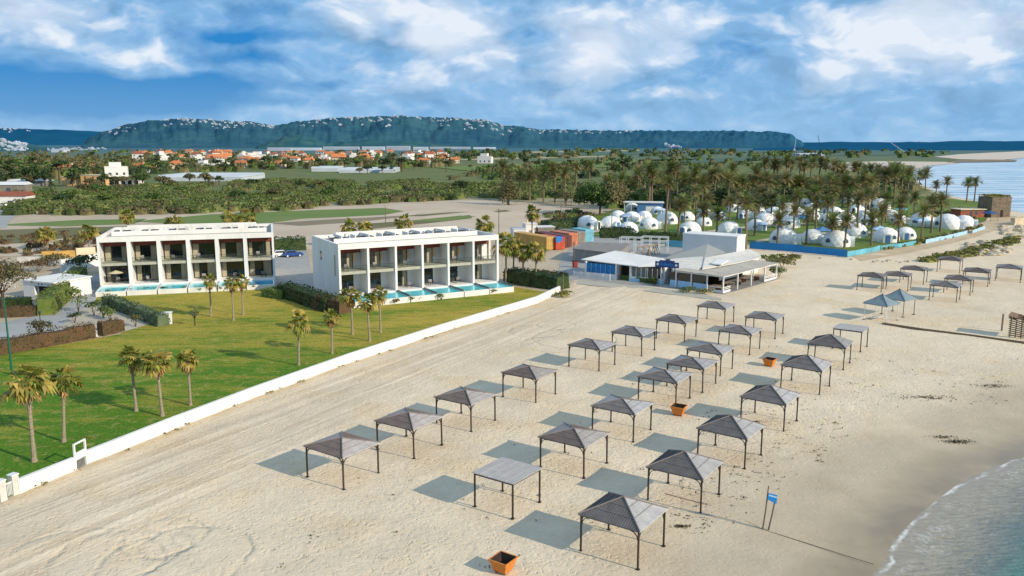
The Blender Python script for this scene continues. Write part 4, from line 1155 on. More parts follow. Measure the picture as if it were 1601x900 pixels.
gaz = [
 ('low',FR,(538,764.9),'brown hip roofed gazebo, nearest the camera '+A_), ('low',FR,(646.4,717),'brown hip roofed gazebo, second from the camera '+A_),
 ('low',FR,(736.6,674.9),'brown hip roofed gazebo, third from the camera '+A_), ('low',FR,(837.8,630.5),'brown hip roofed gazebo, fourth from the camera '+A_),
 ('mid',FR,(937.2,580.7),'grey hip roofed gazebo, fifth from the camera '+A_), ('mid',FR,(1003,556.6),'grey hip roofed gazebo, sixth from the camera '+A_),
 ('mid',FR,(1070.5,534.9),'grey hip roofed gazebo, seventh from the camera '+A_), ('mid',FR,(1132.4,510.2),'grey gazebo farthest from the camera '+A_+', before the restaurant'),
 ('flat',FR,(802.8,811),'flat roofed pale grey gazebo in the foreground, nearest of the middle row'),
 ('low',FR,(913.3,747.4),'brown hip roofed gazebo just behind the near flat roofed one'), ('mid',FR,(988.9,691),'grey gazebo left of the nearer of the two orange tubs among the gazebos'),
 ('mid',LR,(1001,623),(1075.8,625),'grey gazebo directly behind the middle orange tub'), ('mid',FR,(1098.4,613.3),'grey gazebo fifth in the middle row, behind the one at the middle orange tub'),
 ('mid',FR,(1126.2,588),'grey gazebo sixth in the middle row, half hidden by the fifth'), ('mid',FR,(1172,554.5),'grey gazebo seventh from the camera '+B_),
 ('mid',FR,(1211,529.6),'grey gazebo at the far end of the middle row, rightmost of that row'),
 ('high',FR,(997.6,891),'large foreground gazebo with steep grey roof, nearest of all'), ('high',FR,(1094.4,802.7),'steep grey roofed gazebo, second from the camera '+C_),
 ('high',FR,(1165.6,733),'steep grey roofed gazebo, third from the camera '+C_), ('high',FR,(1226.4,674.6),'steep grey roofed gazebo, fourth from the camera '+C_),
 ('high',FR,(1281.8,616.8),'steep grey roofed gazebo right of the far orange tub'), ('high',FR,(1317.2,578),'grey hip roofed gazebo just in front of the far flat roofed one'),
 ('flat',FR,(1345.7,550),'flat roofed pale grey gazebo in front of the two pointed canopies'),
 ('low',FR,(1378,456.5),'dark gazebo at the left end, nearest the restaurant, '+D_), ('low',FR,(1418.4,454.8),'dark gazebo second from the left '+D_),
 ('low',FR,(1443.6,444.3),'dark gazebo third from the left '+D_), ('low',FR,(1500,427),'dark gazebo farthest back, below the dune rocks'),
 ('mid',FR,(1495.3,473),'grey gazebo nearest the camera '+D_), ('low',FR,(1516.5,461.3),'dark gazebo just behind the nearest grey one '+D_),
 ('low',FR,(1544,448),'dark gazebo third from the right edge '+D_), ('mid',FR,(1594.5,441.6),'grey gazebo cut by the right edge of the view'),
]
used = set()
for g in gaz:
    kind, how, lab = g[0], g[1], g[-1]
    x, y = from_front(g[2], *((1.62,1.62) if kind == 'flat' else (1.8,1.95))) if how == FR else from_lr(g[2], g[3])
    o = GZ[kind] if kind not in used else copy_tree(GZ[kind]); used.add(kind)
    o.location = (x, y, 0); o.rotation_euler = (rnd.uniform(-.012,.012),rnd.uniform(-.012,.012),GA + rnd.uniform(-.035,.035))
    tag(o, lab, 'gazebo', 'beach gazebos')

# two pointed canopies with pale posts
def pointed(loc, rz, lab, leg_mat):
    root = thing('pointed_canopy', lab, 'canopy', loc, rz, 'pointed canopies')
    a, ap = 1.6, 3.75; b = MB(); e = a+.18; z0 = 2.5
    cs = [(-e,-e),(e,-e),(e,e),(-e,e)]
    for i in range(4):
        p, q = cs[i], cs[(i+1)%4]; m_ = ((p[0]+q[0])*.27, (p[1]+q[1])*.27)
        f = [(*p,z0),(*q,z0)]; t = (0,0,ap); r1 = (p[0]*.5,p[1]*.5,z0+(ap-z0)*.44); r2 = (q[0]*.5,q[1]*.5,z0+(ap-z0)*.44)
        b.add([f[0],f[1],r2,r1,t], [(0,1,2,3),(3,2,4)]); b.add([(*p,z0),(*q,z0),(*q,z0-.16),(*p,z0-.16)], [(3,2,1,0)])
    rf = b.build('roof', K['teal_metal'], root)
    rb = MB()
    for p in cs: rb.beam((*p,z0+.02),(p[0]*.5,p[1]*.5,z0+(ap-z0)*.44+.03),.05,.04); rb.beam((p[0]*.5,p[1]*.5,z0+(ap-z0)*.44+.03),(0,0,ap+.03),.05,.04)
    rb.cbox(0,0,ap-.02,.16,.16,.14,0,top=.3); rb.build('ridge_cap', K['pole_dark'], rf)
    for sx, sy in ((-1,-1),(1,-1),(1,1),(-1,1)):
        l = MB(); l.tube([(sx*a,sy*a,-.1),(sx*a,sy*a,z0-.02)], .055, 8); lg = l.build('leg', leg_mat, root)
        f = MB(); f.cbox(sx*a,sy*a,.004,.34,.34,.09); f.build('foot_plate', K['pole_wood'], lg)
    for i in range(4):
        p, q = [(-a,-a),(a,-a),(a,a),(-a,a)][i], [(a,-a),(a,a),(-a,a),(-a,-a)][i]
        e_ = MB(); e_.beam((*p,z0-.07),(*q,z0-.07),.05,.09); e_.build('eave_beam', leg_mat, root)
    return root
pointed((52.6,115.2), R(38), 'pointed blue grey canopy on white posts, front one of two', K['white_paint'])
pointed((56.9,119.2), R(38), 'pointed dark canopy on wooden posts, rear one of two', K['pole_wood'])
t = thing('low_table', 'low pale slatted table standing under the front pointed canopy', 'table', (52.4,115.6), R(38))
b = MB(); b.box(-.9,.9,-.45,.45,.48,.54); b.build('tabletop', K['offwhite'], t)
for sx in (-1,1):
    for sy in (-1,1): b = MB(); b.cbox(sx*.8,sy*.36,0,.07,.07,.478); b.build('leg', K['offwhite'], t)

# orange tubs
def make_tub():
    root = empty('tapered_tub', (0,0,0))
    b = MB(); bt, tp, h, th = .46, .74, 1.02, .06
    def ring(a, z): return [(-a,-a,z),(a,-a,z),(a,a,z),(-a,a,z)]
    vs = ring(bt,.10)+ring(tp,h)+ring(tp-th,h)+ring(bt-th+.05,.45)
    fs = [(3,2,1,0)]
    for k in range(4):
        k2 = (k+1)%4
        fs += [(k,k2,4+k2,4+k),(4+k,4+k2,8+k2,8+k)]
    b.add(vs, fs); b.add(vs[8:], [(k2_,k_,4+k_,4+k2_) for k_,k2_ in ((0,1),(1,2),(2,3),(3,0))]+[(4,5,6,7)], 1)
    body = b.build('tub_body', [K['orange'], K['dark_in']], root)
    rim = MB(); a = tp+.012
    for p, q in (((-a,-a),(a,-a)),((a,-a),(a,a)),((a,a),(-a,a)),((-a,a),(-a,-a))): rim.beam((*p,h-.04),(*q,h-.04),.05,.08)
    rim.build('rim', K['orange'], body)
    for sx in (-1,1):
        for sy in (-1,1): f = MB(); f.cbox(sx*.34,sy*.34,-.04,.12,.12,.139); f.build('foot', K['dark_in'], root)
    return root
tub = make_tub()
for i, (px, py, sc, lab) in enumerate([(787,893,.84,'orange tapered tub in the foreground at the bottom edge'),(1061,648,.86,'orange tapered tub in the middle, between the gazebo rows'),(1203,572,.86,'orange tapered tub farthest from the camera, left of a steep roofed gazebo')]):
    o = tub if i == 0 else copy_tree(tub); x, y = G(px, py)
    o.location = (x, y, 0); o.rotation_euler = (0,0,GA+R([0,6,-4][i])); o.scale = (sc,)*3; tag(o, lab, 'planter', 'orange tubs on the beach')

# blue sign on two leaning posts
x, y = G(1196, 828)
t = thing('beach_sign', 'small blue board on two thin wooden posts at the wet sand', 'sign', (x, y), R(0))
p1 = MB(); p1.tube([(-.14,0,-.2),(-.02,0,1.2),(.06,0,2.72)], [.045,.04,.032], 7); p1.build('post', K['pole_wood'], t)
p2 = MB(); p2.tube([(.12,-.08,-.2),(.30,-.08,1.0),(.44,-.06,2.05)], [.045,.04,.035], 7); p2.build('post', K['pole_wood'], t)
b = MB(); b.add([(.0,-.13,1.95),(.48,-.13,1.66),(.50,-.13,2.20),(.04,-.13,2.34),(.0,-.09,1.95),(.48,-.09,1.66),(.50,-.09,2.20),(.04,-.09,2.34)], [(0,1,2,3),(7,6,5,4),(0,4,5,1),(1,5,6,2),(2,6,7,3),(3,7,4,0)])
bd = b.build('board', K['blue_sign'], t); t.scale = (1.25,1.25,1.12)
b = MB(); b.add([(.05,-.134,2.17),(.48,-.134,2.03),(.485,-.134,2.12),(.055,-.134,2.26)], [(0,1,2,3)]); b.build('pale_stripe', K['pale_blue'], bd)
# rope lying on the sand past the sign
b = MB(); pts = [(*G(px,py), .035) for px, py in ((1040,772),(1126,795),(1160,812),(1195,829),(1240,843),(1300,862),(1366,883))]
b.tube(pts, .022, 5); tag(b.build('mooring_rope', K['pole_wood']), 'long dark rope on the sand, passing the blue sign towards the sea', 'rope')
# timber edging
b = MB(); q = [G(1380,507),G(1440,516),G(1520,526),G(1680,548)]
for (x1,y1),(x2,y2) in zip(q[:-1], q[1:]):
    b.beam((x1,y1,.13),(x2,y2,.13),.16,.30); b.beam((x1+.1,y1+.55,.05),(x2+.1,y2+.55,.05),.22,.12)
tag(b.build('timber_edging', K['timber']), 'long dark timber edging running over the sand to the right edge', 'edging')
x, y = G(1566,517); b = MB(); b.cbox(x,y,-.2,.16,.16,2.45); b.cbox(x,y,2.25,.2,.2,.05)
tag(b.build('wooden_post', K['pole_wood']), 'single wooden post standing in the sand near the right edge', 'post')
x, y = G(1613,531); t = thing('brush_shelter', 'brown timber and brush shelter cut by the right edge', 'shelter', (x,y), R(50))
for k in range(5): b = MB(); b.cbox(0,k*.62,-.1,.12,.12,1.9+.35*k*.5); b.build('post', K['timber'], t)
b = MB()
for k in range(9): b.beam((-.02+.02*(k%2),-.1,.2+k*.2),(.02,2.7,.25+k*.28),.07,.13)
b.build('wall', K['timber'], t)
b = MB(); b.add([(-.15,-.3,2.0),(2.6,-.3,2.1),(2.6,2.9,2.9),(-.15,2.9,2.85)], [(0,1,2,3)]); leaf_quads(b, lambda r: (Vector((r.uniform(0,2.6),r.uniform(-.3,2.9),2.2+r.uniform(0,.5))), Vector((0,0,1))), 160, .5, random.Random(2)); b.build('roof', K['timber'], t)
# seaweed and rocks
r = random.Random(8)
for i, (px, py, w, n, lab) in enumerate([(1445,622,2.6,90,'long dark heap of seaweed on the sand at the right'),(1498,691,1.7,70,'dark clump of seaweed nearest the sea'),(1475,684,1.3,30,'thin strand of seaweed left of the clump nearest the sea'),(1066,824,.6,30,'small dark scrap of seaweed right of the foreground gazebo'),
        (1555,604,2.4,60,'flat scatter of seaweed at the right edge'),(1180,660,1.2,24,'faint scrap of seaweed beside a steep roofed gazebo')]):
    x, y = G(px, py); b = MB()
    leaf_quads(b, lambda r: (Vector((r.gauss(0,w*.4),r.gauss(0,w*.13),.03+r.random()*.10)), Vector((0,0,1))), n*3, .16, r)
    tag(b.build('seaweed_heap', K['weed'], loc=(x,y,0)), lab, 'seaweed', 'seaweed on the beach')
def rock_mesh(seed):
    r = random.Random(seed); bm = bmesh.new(); bmesh.ops.create_icosphere(bm, subdivisions=2, radius=1)
    for v in bm.verts:
        k = 1+.32*mnoise.noise(v.co*1.3+Vector((seed*7,0,0)))+.12*mnoise.noise(v.co*3.1)
        v.co = Vector((v.co.x*k*1.2, v.co.y*k, v.co.z*k*.62))
    me = bpy.data.meshes.new('rock'); bm.to_mesh(me); bm.free(); me.materials.append(K['rock']); return me
RM = [rock_mesh(s) for s in range(4)]
rk = sorted(scatter([(1508,384),(1540,378),(1575,386),(1590,392),(1560,402),(1510,404),(1500,398)], 62, r) + scatter([(1560,350),(1601,350),(1601,372),(1570,372)], 22, r))
for i, (px, py) in enumerate(rk):
    o = bpy.data.objects.new('rock', RM[i % 4]); COL.objects.link(o); x, y = G(px, py); s = r.uniform(.4,1.25)
    o.location = (x, y, s*.12); o.scale = (s,s,s*r.uniform(.8,1.2)); o.rotation_euler = (0,0,r.uniform(0,6))
    tag(o, 'pale rock in the dune rock heap right of the camp path, %s from the left' % ordinal(i), 'rock', 'dune rocks')
st = sorted([(1366+7*k+r.uniform(-2,2), 409+r.uniform(-1.5,1.5)) for k in range(9)] + [(1332,406),(1283,404)])
for i, (px, py) in enumerate(st):
    o = bpy.data.objects.new('stone', RM[i % 4]); COL.objects.link(o); x, y = G(px, py); s = r.uniform(.25,.5)
    o.location = (x, y, .05); o.scale = (s,s,s); o.rotation_euler = (0,0,r.uniform(0,6)); tag(o, 'dark small stone in the line below the camp path, %s from the left' % ordinal(i), 'stone', 'stones along the path')

# ------------------------------------------------------------------ white beach wall, gate and pillars
def wall_mesh(name, pts, h, th, m, lab):
    b = MB()
    n = len(pts); off = []
    for i in range(n):
        d = Vector(pts[min(i+1,n-1)]) - Vector(pts[max(i-1,0)]); d.normalize(); off.append(Vector((-d.y,d.x)))
    vs = []
    for p, o in zip(pts, off):
        p = Vector(p); q = p+o*th; vs += [(p.x,p.y,-.2),(p.x,p.y,h),(q.x,q.y,h),(q.x,q.y,-.2)]
    fs = [(i*4+k, (i+1)*4+k, (i+1)*4+(k+1)%4, i*4+(k+1)%4) for i in range(n-1) for k in range(4)] + [(0,1,2,3),tuple((n-1)*4+k for k in (3,2,1,0))]
    b.add(vs, fs); return tag(b.build(name, m), lab, 'wall')
wall_mesh('white_wall', [G(31,772),G(75,754),G(119,736)], 1.08, .34, K['white'], 'short stretch of low white wall left of the white gate')
wall_mesh('white_wall', [G(138,725.5),G(270,672),G(400,621),G(548,567),G(690,520),G(840,474),G(876,457)], 1.08, .34, K['white'], 'long low white wall between lawn and beach, right of the white gate')
a, b_ = Vector(G(120,736)), Vector(G(138,726)); d = b_-a; t = thing('white_gate', 'white framed gate standing in the gap of the low white wall', 'gate', (a.x,a.y), math.atan2(d.y,d.x)); w = d.length
for xx in (.05, w-.05): b = MB(); b.cbox(xx,.1,-.1,.11,.14,2.25); b.build('post', K['white_paint'], t)
b = MB(); b.box(.106,w-.106,.05,.15,2.03,2.15); b.build('top_rail', K['white_paint'], t)
b = MB(); b.box(.106,w-.106,.06,.12,.78,1.38); b.build('panel', K['white_paint'], t)
b = MB()
for k in range(7): b.box(.14+k*(w-.3)/7,.20+k*(w-.3)/7,.07,.11,.05,.777)
b.build('lower_bars', K['grey_wall'], t)
for px, py, lab in ((23,772,'white square gate pillar right of the pair at the left edge'),(3,782,'white square gate pillar at the left edge, left of the pair')):
    x, y = G(px, py); t = thing('gate_pillar', lab, 'pillar', (x,y), R(68), 'white gate pillars')
    b = MB(); b.box(-.25,.25,-.25,.25,-.2,1.45); b.build('shaft', K['offwhite'], t)
    b = MB(); b.box(-.29,.29,-.29,.29,1.453,1.53); b.build('cap', K['white_paint'], t)
x, y = G(13,778); t = thing('wicket_gate', 'low white wicket between the two gate pillars at the left edge', 'gate', (x,y), R(68))
b = MB(); [b.box(-.5+k*.1,-.46+k*.1,.0,.05,.12,1.02) for k in range(11)]; b.build('panel', K['white_paint'], t); b = MB(); b.beam((-.5,.03,1.06),(.5,.03,1.06),.08,.08); b.build('rail', K['white_paint'], t)
x, y = G(262,506); t = thing('white_cabinet', 'white square utility cabinet at the end of the silvery hedge', 'cabinet', (x,y), R(20))
b = MB(); b.box(-.62,.62,-.5,.5,-.1,1.55); b.build('cabinet_body', K['white'], t); b = MB(); b.box(-.70,.70,-.58,.58,1.553,1.66); b.build('lid', K['white_paint'], t)
b = MB(); b.box(-.5,.5,-.52,-.503,.1,1.45); b.build('door', K['block'], t)
x, y = G(150,526); t = thing('white_garden_stone', 'small white stone marker in the gap of the brown hedge', 'marker', (x,y)); b = MB(); b.cbox(0,0,-.1,.5,.4,.9,.3,top=.7); b.build('marker_body', K['white'], t)

# lamp posts
def lamp(px, py, top, lab, m, two):
    x, y = G(px, py); h = height_to(x, y, top); t = thing('lamp_post', lab, 'lamp post', (x,y), R(10)); k = h/9
    b = MB(); b.tube([(0,0,-.1),(0,0,.5),(0,0,.52),(0,0,h)], [.17,.17,.12,.075] if two else [.09,.09,.06,.05], 9); b.build('pole', m, t)
    if two:
        for s in (-1,1):
            b = MB(); b.tube([(0,0,h-.15),(s*.45,0,h+.02),(s*.75,0,h+.02)], .04, 6); ar = b.build('arm', m, t)
            b = MB(); b.cbox(s*1.05,0,h-.05,.75,.32,.12,0,top=.8); b.build('lamp_head', K['pole_dark'], ar)
    else:
        b = MB(); b.tube([(0,0,h),(0,0,h+.12),(0,0,h+.3),(0,0,h+.36),(0,0,h+.46)], [.06,.11,.12,.30,.08], 10); b.build('lamp_head', K['pole_dark'], t)
lamp(19,586,466,'tall green double armed lamp post on the lawn at the left edge', K['pole_green'], True)
lamp(67,541,492,'dark lamp post behind the brown hedge, left of two', K['pole_dark'], False)
lamp(82,539,509,'shorter dark lamp post by the brown hedge, right of two', K['pole_dark'], False)
for i, (px, py, top, lab) in enumerate([(603,350,322,'thin dark pole at the edge of the green field'),(780,372,326,'thin pole behind the right hotel block'),(893,322,272,'tall pale utility pole beside the olive tree at the dirt lot'),(877,344,308,'thin pole in front of the round tree'),(461,316,283,'thin pole in the scrub belt behind the left part of the dirt lot'),
        (956,372,322,'thin pole beside the left domes of the camp'),(897,412,378,'dark pole by the grey wall building'),(860,352,330,'short pole at the dirt lot, right of the conical tree'),(880,462,428,'thin pale pole at the end of the white wall')]):
    x, y = G(px, py); h = height_to(x, y, top); t = thing('utility_pole', lab, 'pole', (x,y), rnd.uniform(0,3), 'thin poles on the plain')
    b = MB(); b.tube([(0,0,-.1),(0,0,h)], [.12,.08], 7); b.build('pole', K['pole_wood'], t); b = MB(); b.beam((-.5,0,h-.3),(.5,0,h-.3),.09,.09); b.build('crossarm', K['pole_wood'], t)

# ------------------------------------------------------------------ hotel blocks
def to_world(o, p):
    c, s = math.cos(o.rotation_euler.z), math.sin(o.rotation_euler.z)
    return (o.location.x + p[0]*c - p[1]*s, o.location.y + p[0]*s + p[1]*c)
def hotel(lab, side, origin, ang, Ln, D, H, base, finw, poolz):
    root = thing('hotel_block', lab, 'hotel', (origin[0], origin[1], 0), ang)
    W_ = K['white']; z0 = base; z1 = H; rec = 3.3; zf = z0 + 3.45; zr = H-.55; zc = H-.88
    b = MB(); b.box(0,Ln,0.0,D,-.3,z0); b.build('plinth', W_, root)
    b = MB()
    b.box(0,.36,0,D,z0,z1)                                   # left side wall
    b.box(Ln-.36,Ln,0,.55,z0,z1); b.box(Ln-.36,Ln,.55,D,z0,zf); b.box(Ln-.36,Ln,3.0,D,zf,zc); b.box(Ln-.36,Ln,.55,D,zc,z1)   # right side wall with an opening
    b.box(.363,Ln-.363,D-.35,D,z0,z1)
    b.box(.363,Ln-.363,rec+.25,D-.353,z0+.01,zr-.3)                # the rooms
    wl = b.build('wall', W_, root)
    for zz, zt in ((z0+4.6,z0+6.1),):
        f = MB(); f.box(-.012,.0-.003,D*.62,D*.62+.9,zz,zt); f.build('side_window', K['dark_glass'], wl)
    f = MB(); f.box(-.012,-.003,1.5,2.3,z0+2.9,z0+6.3); f.build('side_window', K['curtain'], wl)
    b = MB(); b.box(.363,Ln-.363,0,.34,zc,z1); b.build('fascia', W_, root)
    b = MB(); b.box(.363,Ln-.363,.343,D-.353,zr-.28,zr); b.build('roof_terrace', K['slab'], root)
    b = MB(); b.box(.363,Ln-.363,.343,rec+.24,zr-.36,zr-.283); b.build('soffit', K['red_wood'], root)
    n = 6; pitch = (Ln-.36)/n
    for k in range(1, n):
        b = MB(); x = .18+k*pitch; b.box(x-finw/2,x+finw/2,-.04 if finw > .5 else .0-.02,rec+.24,z0+.005,zr-.365); b.box(x-finw/2,x+finw/2,-.04,.33,zr-.365,zc-.004)
        b.build('fin_wall', W_, root)
    for k in range(n):
        xa = .18+k*pitch + (finw/2 if k else .19); xb = .18+(k+1)*pitch - (finw/2 if k < n-1 else .19)
        xa += .004; xb -= .004
        s = MB(); s.box(xa,xb,.25,rec+.24,zf-.26,zf+.20); s.build('balcony_slab', K['slab'], root)
        g = MB(); g.box(xa+.01,xb-.01,.30,.33,zf+.203,zf+1.05); gg = g.build('balustrade', K['balu'], root)
        h = MB(); h.box(xa+.01,xb-.01,.285,.345,zf+1.053,zf+1.09); h.build('handrail', K['pole_dark'], gg)
        d = MB(); d.box(xa,xb,rec-.1,rec+.23,zr-1.35,zr-.365); d.build('door_head', K['red_wood'], root)
        for lv, (za, zb) in enumerate(((z0+.05,zf-.263),(zf+.205,zr-1.355))):
            ww = xb-xa; x0 = xa+.08; x1 = xa+ww*(.70 if side == 'right' else .97)
            win = MB(); win.box(x0,x1,rec+.12,rec+.2,za,zb); wn_ = win.build('window', K['dark_glass'], root)
            fr = MB()
            for q in (0,.34,.66,1): xx = x0+(x1-x0)*q; fr.box(xx-.035,xx+.035,rec+.07,rec+.117,za,zb)
            fr.box(x0,x1,rec+.075,rec+.116,zb-.07,zb-.003); fr.build('frame', K['pole_dark'], wn_)
            r = random.Random(k*7+lv*3+(side == 'left')*50)
            spans = [(0.04,r.uniform(.14,.30)),(r.uniform(.60,.8),.97)] if r.random() < .75 else [(.02,r.uniform(.2,.36))]
            if lv == 0 and r.random() < .5: spans = spans[:1]
            for u, v in spans:
                m_ = 9; cu = MB()
                for i in range(m_):
                    xx = x0+(x1-x0)*(u+(v-u)*i/m_); wv = (x1-x0)*(v-u)/m_
                    cu.box(xx+.003,xx+wv*.96,rec+.084-(i%2)*.02,rec+.112,za+.06,zb-.09)
                cu.build('curtain', K['curtain'], wn_)
            if side == 'right':
                pn = MB(); pn.box(x1+.05,xb,rec+.05,rec+.22,za,zb); pn.build('partition_panel', W_, root)
                if lv == 1 and k < n-1:
                    wp = MB(); wp.box(x1+.03,x1+.25,rec-.75,rec+.04,zb-1.5,zb); wp.build('wall_lamp_box', K['cream'], root)
    # parapet pieces and roof screens
    b = MB()
    rr = random.Random(9 if side == 'left' else 19)
    for k in range(n*2-1):
        x = .3+(k+1)*(Ln-.6)/(n*2); b.box(x-.07,x+.07,D*.42,D*.42+ (2.6 if k % 2 else 4.5),zr,zr+1.12)
    b.box(1.2,Ln-1.2,D*.40,D*.40+.16,zr,zr+.75); b.box(3.0,Ln-3.0,D*.72,D*.72+.16,zr,zr+1.3)
    b.build('roof_screen', W_, root)
    b = MB()
    for k in range(n):
        x = .9+k*(Ln-1.2)/n; b.box(x+.4,x+3.2,D*.50,D*.50+1.7,zr+.62,zr+.68); b.box(x+.5,x+.58,D*.50+.1,D*.5+.18,zr,zr+.617); b.box(x+3.0,x+3.08,D*.5+.1,D*.5+.18,zr,zr+.617)
    b.build('terrace_pergola', K['lounger'], root)
    b = MB()
    for k in range(n+3):
        x = 1.2+k*(Ln-2.6)/(n+3)+rr.uniform(-.3,.3); b.box(x,x+rr.uniform(.5,.95),D*.60,D*.60+.7,zr,zr+rr.uniform(.7,1.15))
    b.build('air_conditioner', K['block'], root)
    # plunge pools
    for k in range(n):
        xa, xb = .18+k*pitch+.1, .18+(k+1)*pitch-.1
        px_, py_ = to_world(root, ((xa+xb)/2, -.45, 0))
        p = thing('plunge_pool', 'white walled plunge pool before the %s hotel block, %s from the left' % (side, ordinal(k)), 'pool', (px_,py_,0), ang, 'plunge pools of the hotel blocks')
        w = (xb-xa)/2; dp = 5.4; zt = poolz
        b = MB(); b.box(-w-.1,w+.1,.05,.44,-.2,z0+.02); b.build('step', W_, p)
        b = MB(); b.box(-w,w,-dp,-dp+.20,-.3,zt-.02); b.box(-w,w,-.30,.046,-.3,zt+.05); b.box(-w,-w+.2,-dp+.203,-.303,-.3,zt); b.box(w-.2,w,-dp+.203,-.303,-.3,zt); b.build('basin', W_, p)
        b = MB(); b.box(-w+.203,w-.203,-dp+.203,-.303,.05,zt-.05); b.build('water', K['pool'] if (k < n-1 or side == 'right') else K['pool_deep'], p)
        if side == 'right':
            b = MB(); b.box(w-.08,w+.06,-dp+.1,-.1,zt+.003,zt+.30); b.build('glass_screen', K['mid_glass'], p)
        else:
            b = MB(); b.add([(-w-.08,0,zt+.16),(-w-.08,-3.6,zt+.003),(-w-.08,-4.9,-.1),(-w-.08,0,-.1),(-w+.18,0,zt+.16),(-w+.18,-3.6,zt+.003),(-w+.18,-4.9,-.1),(-w+.18,0,-.1)], [(0,1,2,3),(7,6,5,4),(0,4,5,1),(1,5,6,2),(3,2,6,7),(0,3,7,4)]); b.build('sloping_wall', W_, p)
    # terrace chairs
    for k in range(n):
        for lv, zz in ((0, z0+.006), (1, zf+.203)):
            if (k*3+lv*2+(side == 'left')) % 4 == 3: continue
            cx = .18+k*pitch+ (1.5 if lv else 2.2) + (k % 3)*.35
            x, y = to_world(root, (cx, 1.6, 0))
            c = copy_tree(CHAIR) if CHAIR.get('used') else CHAIR
            CHAIR['used'] = 1
            if 'used' in c.keys() and c is not CHAIR: del c['used']
            c.location = (x, y, zz); c.rotation_euler = (0,0,ang + R([-25,20,160,10][k % 4]))
            tag(c, 'terrace chair in the %s floor %s bay from the left, %s hotel block' % (('ground','upper')[lv], ordinal(k), side), 'chair', 'chairs on the hotel terraces')
    return root
CHAIR = empty('terrace_chair', (0,0,0))
b = MB(); b.box(-.32,.32,-.32,.32,.36,.46); b.build('seat', K['lounger'], CHAIR)
b = MB(); b.add([(-.32,.28,.465),(.32,.28,.465),(.32,.42,.98),(-.32,.42,.98),(-.32,.33,.465),(.32,.33,.465),(.32,.47,.98),(-.32,.47,.98)], [(0,1,2,3),(7,6,5,4),(0,4,5,1),(1,5,6,2),(2,6,7,3),(3,7,4,0)]); b.build('backrest', K['grey_wall'], CHAIR)
for sx in (-1,1):
    b = MB(); b.box(sx*.36-.03,sx*.36+.03,-.3,.3,.62,.67); b.build('armrest', K['lounger'], CHAIR)
    for sy in (-1,1): b = MB(); b.box(sx*.355-.03,sx*.355+.03,sy*.27-.03,sy*.27+.03,0,.617); b.build('leg', K['lounger'], CHAIR)
H1 = hotel('left two storey white hotel block, six bays parted by thick fin walls', 'left', (-70.0,138.2), R(16.3), 28.7, 17.6, 9.2, 1.05, .62, .85)
H2 = hotel('right two storey white hotel block with a blank shaded left side wall', 'right', (-27.3,128.6), R(29.5), 28.7, 14.5, 9.2, 1.05, .36, .95)
# parasol on the left terrace
x, y = to_world(H1, (2.4, -.0+1.0, 0)); t = thing('parasol', 'beige open parasol on the first ground terrace of the left hotel block', 'parasol', (x,y,1.06))
b = MB(); b.tube([(0,0,0),(0,0,2.25)], .03, 6); b.build('pole', K['pole_wood'], t)
b = MB(); n = 10; b.add([(1.25*math.cos(2*math.pi*k/n),1.25*math.sin(2*math.pi*k/n),1.85) for k in range(n)]+[(0,0,2.3)], [(k,(k+1)%n,n) for k in range(n)]); b.build('canopy', K['beige_cloth'], t)

# cars between the blocks and at the left edge
def make_car(name, lab, x, y, rz, paint, group='parked cars'):
    t = thing(name, lab, 'car', (x,y), rz, group)
    b = MB()
    prof = [(-2.15,.32),(2.12,.32),(2.18,.62),(2.02,.82),(1.15,.93),(-1.95,.95),(-2.18,.85)]
    top = [(1.05,.935),(.35,1.43),(-1.35,1.47),(-2.0,.955)]
    def ext(pr, w0, w1, m_):
        n = len(pr); zs = [z for _,z in pr]; lo, hi = min(zs), max(zs)
        f = lambda z: w0+(w1-w0)*(z-lo)/(hi-lo)
        vs = [(x_,-f(z),z) for x_,z in pr]+[(x_,f(z),z) for x_,z in pr]
        b.add(vs, [tuple(range(n)),tuple(range(n,2*n))[::-1]]+[(i,n+i,n+(i+1)%n,(i+1)%n) for i in range(n)], m_)
    ext(prof, .86, .84, 0); ext(top, .80, .60, 0); b.build('body', paint, t)
    for sg in (-1,1):
        g = MB(); y0, y1 = sg*.788, sg*.645; e = sg*.012
        g.add([(.86,y0+e,.98),(-1.75,y0+e,1.0),(-1.3,y1+e,1.38),(.35,y1+e,1.36)], [(0,1,2,3)]); g.build('side_window', K['dark_glass'], t)
        for xx in (-1.35,1.35):
            w = MB(); w.tube([(xx,sg*.70,.32),(xx,sg*.90,.32)], .33, 14); wh = w.build('wheel', K['tyre'], t)
            q = MB(); q.tube([(xx,sg*.902,.32),(xx,sg*.915,.32)], .2, 10); q.build('rim', K['block'], wh)
        q = MB(); q.box(2.10,2.19,sg*.62-.14,sg*.62+.14,.66,.78); q.build('headlight', K['pale_blue'], t)
        q = MB(); q.box(-2.205,-2.15,sg*.68-.1,sg*.68+.1,.68,.84); q.build('taillight', K['bin_red'], t)
    g = MB(); g.add([(1.03,-.70,.98),(1.03,.70,.98),(.40,.60,1.40),(.40,-.60,1.40)], [(0,1,2,3)]); g.build('windscreen', K['dark_glass'], t)
    g = MB(); g.add([(-2.0,-.70,1.0),(-2.0,.70,1.0),(-1.42,.60,1.42),(-1.42,-.60,1.42)], [(3,2,1,0)]); g.build('rear_window', K['dark_glass'], t)
    return t
make_car('parked_car', 'white parked car between the two hotel blocks, left of the blue one', *G(441,401), R(25), K['carwhite'])
make_car('parked_car', 'dark blue parked car between the two hotel blocks', *G(458,401), R(28), K['carblue'])
make_car('parked_car', 'white car parked at the small house on the far left edge', *G(10,322), R(60), K['carwhite'])
hedge('overgrown_hedge', 'dark hedge behind the two cars between the hotel blocks', G(425,392), G(478,390), 3, 3.2, 'leaf_dark', .45, 6, seed=31)

